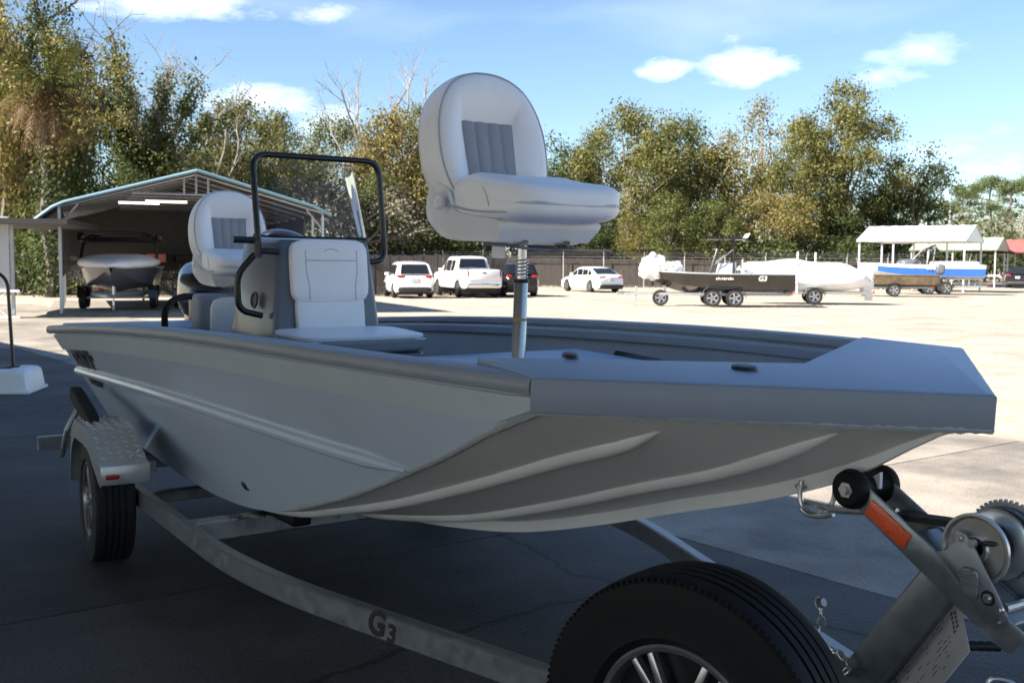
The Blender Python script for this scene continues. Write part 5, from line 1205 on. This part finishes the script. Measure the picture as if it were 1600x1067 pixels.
def proto_bare(seed, H, barkm, vine=None, nl=6, spread=.35, vsz=.32):
    rng = random.Random(seed); tm = MB(); cm = MB(); top = Vector((rng.uniform(-.5, .5), 0, H*.45)); t_ = limb(tm, Vector((0, 0, -.1)), top, .36, .2, rng, .06, 8, 8)
    for k in range(nl):
        a_ = 2*math.pi*k/nl+rng.uniform(-.4, .4); b_ = t_[rng.randrange(4, 9)]
        q = Vector((math.cos(a_)*H*spread*rng.uniform(.5, 1.1), math.sin(a_)*H*spread*rng.uniform(.5, 1), H*rng.uniform(.72, .98)))
        pts = limb(tm, b_, q, .15, .055, rng, .14, 8, 6)
        for p_ in pts[3:]:
            for _ in range(2): twigs(tm, p_, Vector((rng.gauss(0, .5), rng.gauss(0, .5), rng.uniform(.3, 1))).normalized(), H*.09*rng.uniform(.7, 1.3), .03, 2, rng)
        if vine:
            for p_ in pts[:8]: leafquads(cm, p_, int(170*rng.uniform(.4, 1.2)), .72*rng.uniform(.6, 1.3), vsz, rng, 1.5, .5)
    if vine:
        for p_ in t_[1:]: leafquads(cm, p_, 210, 1.1, vsz, rng, 1.2, .5)
        for _ in range(14): leafquads(cm, Vector((rng.gauss(0, 1.5), rng.gauss(0, 1.5), rng.uniform(.1, .5)*H)), 110, 1.15, vsz, rng)
    return (cm.mesh('crown', M[vine], smooth=False, fix=False) if vine else None), tm.mesh('trunk', M[barkm], fix=False)
def proto_pine(seed, H):
    rng = random.Random(seed); tm = MB(); cm = MB(); t_ = limb(tm, Vector((0, 0, 0)), Vector((.3, 0, H*.95)), .24, .07, rng, .02, 8, 6)
    for k in range(46):
        z = H*rng.uniform(.52, 1); a_ = rng.uniform(0, 6.28); L = (1.08-z/H)*H*.42*rng.uniform(.5, 1.1)+.5; q = Vector((math.cos(a_)*L, math.sin(a_)*L, z+L*.15)); limb(tm, Vector((.2, 0, z-.3)), q, .05, .02, rng, .1, 3, 4)
        leafquads(cm, q, 60, .85, .3, rng, .55)
    return cm.mesh('crown', M['leaf_pine'], smooth=False, fix=False), tm.mesh('trunk', M['bark'], fix=False)
def proto_bush(seed, leaf, n_=26, sz=.3):
    rng = random.Random(seed); cm = MB(); tm = MB()
    for _ in range(n_):
        q = Vector((rng.gauss(0, 1.5), rng.gauss(0, .9), abs(rng.gauss(1.5, .9)))); leafquads(cm, q, 70, .85, sz, rng)
        if rng.random() < .4: limb(tm, Vector((q.x*.3, q.y*.3, 0)), q, .05, .02, rng, .1, 3, 4)
    return cm.mesh('crown', M[leaf], smooth=False, fix=False), tm.mesh('trunk', M['bark'], fix=False)
PR = {
 'oakA': proto_oak(1, 14, 10.5, 'leaf_olive', 'bark', 78, 100, .36, .26), 'oakB': proto_oak(2, 18, 12, 'leaf_olive', 'bark', 98, 100, .38, .22),
 'oakC': proto_oak(3, 12, 8, 'leaf_green', 'bark', 60, 95, .34, .28), 'gold': proto_oak(4, 11, 8, 'leaf_gold', 'bark_pale', 58, 85, .33, .3),
 'thin': proto_oak(5, 14, 7.5, 'leaf_gold', 'bark_pale', 46, 50, .30, .3, cluster=1.1), 'dark': proto_oak(6, 12, 8, 'leaf_dark', 'bark', 66, 100, .36, .14),
 'darkthin': proto_oak(7, 12, 6, 'leaf_dark', 'bark', 34, 75, .33, .25, cluster=1.0), 'grey': proto_oak(8, 8, 8, 'leaf_grey', 'bark_pale', 50, 60, .26, .15, cluster=1.1),
 'bare': proto_bare(9, 15, 'bark_pale'), 'vine': proto_bare(10, 14.5, 'bark_pale', 'leaf_green', 6, .30), 'vinebig': proto_bare(12, 17, 'bark', 'leaf_dark', 7, .28, .30), 'pine': proto_pine(13, 13),
 'bushA': proto_bush(14, 'leaf_green'), 'bushB': proto_bush(15, 'leaf_olive'), 'bushD': proto_bush(16, 'leaf_dark')}
TOPZ = {k: max(v.co.z for v in ((c or t).vertices)) if c is None else max(max(v.co.z for v in c.vertices), max(v.co.z for v in t.vertices)) for k, (c, t) in PR.items()}
rngT = random.Random(77); seen = {}
def tree(kind, px, Y, ztop_px, label, sx=1.0, cat='tree', group='trees behind the lot', name=None):
    """a tree whose foot is on the ground at depth Y and whose top reaches the given height in the view"""
    hz = 413.3+(px-800)*.0067; H = CAMH+(hz-ztop_px)*Y/FPX; s_ = H/TOPZ[kind]
    nm = name or {'pine': 'pine_tree', 'bare': 'bare_tree', 'vine': 'vine_covered_tree', 'vinebig': 'vine_covered_tree'}.get(kind, 'shrub' if kind.startswith('bush') else 'oak_tree')
    o = empty(nm, (GX(px, Y), Y, 0), rngT.uniform(0, 6.28), label, cat, group); o.scale = (s_*sx, s_*sx, s_)
    c, t = PR[kind]
    if c: share('crown', c, o)
    if len(t.polygons): share('trunk', t, o)
    return o
# left side, behind the carport
tree('vinebig', 30, 56, -70, 'huge dark vine covered tree cut by the left frame edge', .95)
tree('oakC', 105, 60, 18, 'sunlit green tree leaning right of the huge left tree', .5)
tree('oakC', 15, 62, 90, 'sunlit green tree at the far left edge', .9)
tree('dark', 165, 58, 262, 'dark leafy tree behind the carport left slope', .9)
tree('vine', 245, 60, 28, 'dead tree wrapped in vines with bare forked top', 1.0)
tree('vine', 200, 68, 60, 'second thinner vine wrapped snag left of the forked one', .7)
tree('bare', 318, 66, 130, 'leafless crooked tree right of the vine wrapped snag', .8)
tree('oakC', 285, 66, 205, 'bright green tree directly above the carport ridge', 1.1)
tree('dark', 205, 52, 235, 'dark evergreen directly behind the carport roof left of ridge', 1.2)
tree('oakA', 372, 72, 142, 'olive oak right of the carport ridge', .78)
tree('oakA', 432, 78, 165, 'olive oak left of the black grab rail', .8)
tree('grey', 300, 76, 190, 'greyish leafless thicket behind the carport ridge', .9)
tree('dark', 405, 64, 225, 'dark tree just behind the grab rail left upright', .55)
tree('grey', 470, 80, 190, 'grey leafless tree seen through the windshield', .9)
tree('oakC', 522, 86, 158, 'green crowned oak above the middle of the grab rail', .75)
tree('grey', 545, 76, 270, 'low grey brush seen low through the windshield', 1.3)
tree('bare', 603, 84, 66, 'tall leafless tree rising left of the bow seat', .75)
tree('gold', 625, 82, 150, 'golden brown oak hugging the left side of the bow seat', .7)
tree('oakB', 655, 86, 150, 'olive oak partly hidden by the bow seat backrest', .62)
tree('oakC', 590, 78, 255, 'small green tree right of the grab rail', .9)
tree('thin', 575, 80, 200, 'thin yellowing tree inside the grab rail corner', .8)
tree('gold', 12, 52, -25, 'golden leafed tree in the top left corner', .55)
tree('oakC', 78, 54, 95, 'sunlit leafy tree right behind the palm', .6)
# middle
tree('oakA', 760, 92, 215, 'green oak hidden mostly by the bow seat', 1.0)
tree('dark', 868, 90, 196, 'dark green oak just right of the bow seat backrest', .8)
tree('oakA', 985, 88, 150, 'broad olive oak with straight pale trunk above the sedan', .9)
tree('oakC', 1062, 92, 158, 'olive green oak behind the black boat tower', .75)
tree('oakA', 925, 94, 190, 'olive oak left of the broad one above the sedan', .6)
tree('thin', 1178, 98, 146, 'sparse brownish tree between the two largest oaks', .9)
tree('gold', 1130, 92, 205, 'yellowing oak above the wrapped boat left end', .95)
tree('oakB', 1312, 92, 112, 'tallest spreading oak right of centre', .88)
tree('oakA', 1250, 90, 175, 'olive oak on the left shoulder of the tallest oak', .7)
tree('gold', 1205, 86, 290, 'low golden tree above the white wrapped boat', 1.2)
tree('dark', 1365, 96, 230, 'dark oak behind the tallest oak trunk', 1.0)
tree('darkthin', 1432, 92, 222, 'thin dark tree above the white carport roof', .95)
tree('oakC', 1045, 84, 285, 'low green tree above the black boat tower top', 1.1)
tree('oakC', 1110, 84, 300, 'low bright green tree behind the fence right of the tower', 1.0)
tree('dark', 950, 88, 320, 'low dark tree behind the sedan', 1.2)
tree('dark', 1290, 90, 290, 'low dark tree behind the white guide posts', 1.3)
tree('dark', 1385, 94, 310, 'low dark tree left of the white carport', 1.2)
tree('gold', 1000, 86, 320, 'low yellow shrubby tree beside the pale trunk', .8)
tree('oakC', 700, 86, 300, 'low green tree above the white pickup', 1.3)
# right, far off
for px, Y, t_, lab in ((1500, 150, 285, 'leftmost far pine past the carports'), (1540, 160, 272, 'tall far pine above the red carport'), (1575, 150, 278, 'far pine near the right frame edge'), (1606, 155, 270, 'far pine cut by the right frame edge'), (1480, 165, 310, 'small far pine beside the utility pole')):
    tree('pine', px, Y, t_, lab, 1.15)
for px, Y, t_, lab in ((1530, 130, 330, 'grey leafless tree above the green carport'), (1578, 125, 318, 'grey leafless tree above the red carport'), (1610, 122, 325, 'grey leafless tree at the right frame edge'), (1497, 118, 345, 'grey brush between the white and green carport roofs'), (1555, 116, 345, 'grey brush between the green and red carport roofs')): tree('grey', px, Y, t_, lab, 1.3)
tree('bushD', 1468, 110, 350, 'dark shrub behind the white carport gable', 1.2, 'shrub', 'shrubs behind the lot')
for i, (k, px, Y, t_, lab) in enumerate((('bushA', 610, 82, 340, 'green shrub over the fence left of the suv'), ('bushB', 668, 81, 335, 'olive shrub over the fence above the pickup cab'), ('bushA', 735, 83, 345, 'green shrub over the fence above the pickup bed'), ('bushA', 840, 90, 345, 'green shrub over the low shed left of the sedan'),
        ('bushB', 915, 92, 350, 'olive shrub above the sedan roof'), ('bushA', 1085, 90, 350, 'green shrub behind the black boat tower'), ('bushB', 1140, 84, 352, 'olive shrub behind the fence above the black boat bow'), ('bushD', 1225, 84, 345, 'dark shrub above the wrapped boat'), ('bushD', 1320, 84, 355, 'dark shrub left of the white carport posts'),
        ('bushA', 60, 53, 330, 'green shrub behind the shed roof'), ('bushD', 250, 52, 300, 'dark shrub behind the carport roof'), ('bushB', 450, 58, 320, 'olive shrub behind the carport right slope'), ('bushD', 30, 50, 370, 'dark shrub behind the shed posts'))):
    tree(k, px, Y, t_, lab, 1.2, 'shrub', 'shrubs behind the lot')
# woods far behind: one mass
mb = MB(); rng = random.Random(31)
for i in range(330):
    x = rng.uniform(-70, 62); y = rng.uniform(106, 124); h_ = rng.uniform(2, 9.5)*(1 if x < 38 else .6); leafquads(mb, Vector((x, y, h_*rng.random()+.8)), 46, 2.2, .8, rng)
tag(mb.build('woodland', M['leaf_dark'], smooth=False, fix=False), 'mass of dark woodland far behind the trees', 'woods', kind='stuff')
# palm with dead skirt
pl = empty('palm_tree', (GX(78, 47), 47, 0), 0, 'palm with skirt of brown dead fronds at the left', 'tree')
rng = random.Random(21); mb = MB(); zt = 9.2; limb(mb, Vector((0, 0, 0)), Vector((.2, 0, zt)), .24, .19, rng, .02, 8, 8); mb.build('trunk', M['bark'], pl)
def fronds(n_, el0, el1, L, m, name, dr):
    mb = MB()
    for k in range(n_):
        a_ = rng.uniform(0, 6.28); e_ = rng.uniform(el0, el1); d = Vector((math.cos(a_)*math.cos(e_), math.sin(a_)*math.cos(e_), math.sin(e_))); p = Vector((.2, 0, zt+rng.uniform(-.5, .2))); pts = [p]
        for j in range(10): d = (d+Vector((0, 0, -dr))).normalized(); pts.append(pts[-1]+d*L*rng.uniform(.8, 1.1)/10)
        mb.tube(pts, [.02*(1-.08*j) for j in range(11)], 4, cap=False)
        for j in range(2, 11):
            t = (pts[j]-pts[j-1]).normalized(); s_ = t.cross(Vector((0, 0, 1))); s_ = s_.normalized() if s_.length > .01 else Vector((1, 0, 0))
            for sg in (-1, 1):
                for q in (0, .5):
                    b_ = pts[j-1]+(pts[j]-pts[j-1])*q; tip = b_+(s_*sg*.8+t*.6+Vector((0, 0, -.35+rng.uniform(-.3, .1)))).normalized()*.62*(1.15-abs(j-5)/9); w = t*.035; o = len(mb.v)
                    mb.v += [tuple(b_-w), tuple(b_+w), tuple(tip)]; mb.f.append((o, o+1, o+2))
    mb.build(name, M[m], pl, smooth=False, fix=False)
fronds(30, .0, 1.3, 3.3, 'frond_green', 'fronds', .11); fronds(46, -1.2, .3, 3.0, 'frond_dead', 'dead_fronds', .14)
mb = MB()
for z in [i*.4 for i in range(18)]: leafquads(mb, Vector((.1, 0, z)), 60, .75, .28, rng, 1.0)
mb.build('vines', M['leaf_dark'], pl, smooth=False, fix=False)
mb = MB()
for _ in range(26): leafquads(mb, Vector((rng.gauss(.2, 1.5), rng.gauss(-.3, 1.2), zt+rng.gauss(-.6, 1.3))), 55, .8, .26, rng)
mb.build('climbing_leaves', M['leaf_gold'], pl, smooth=False, fix=False)
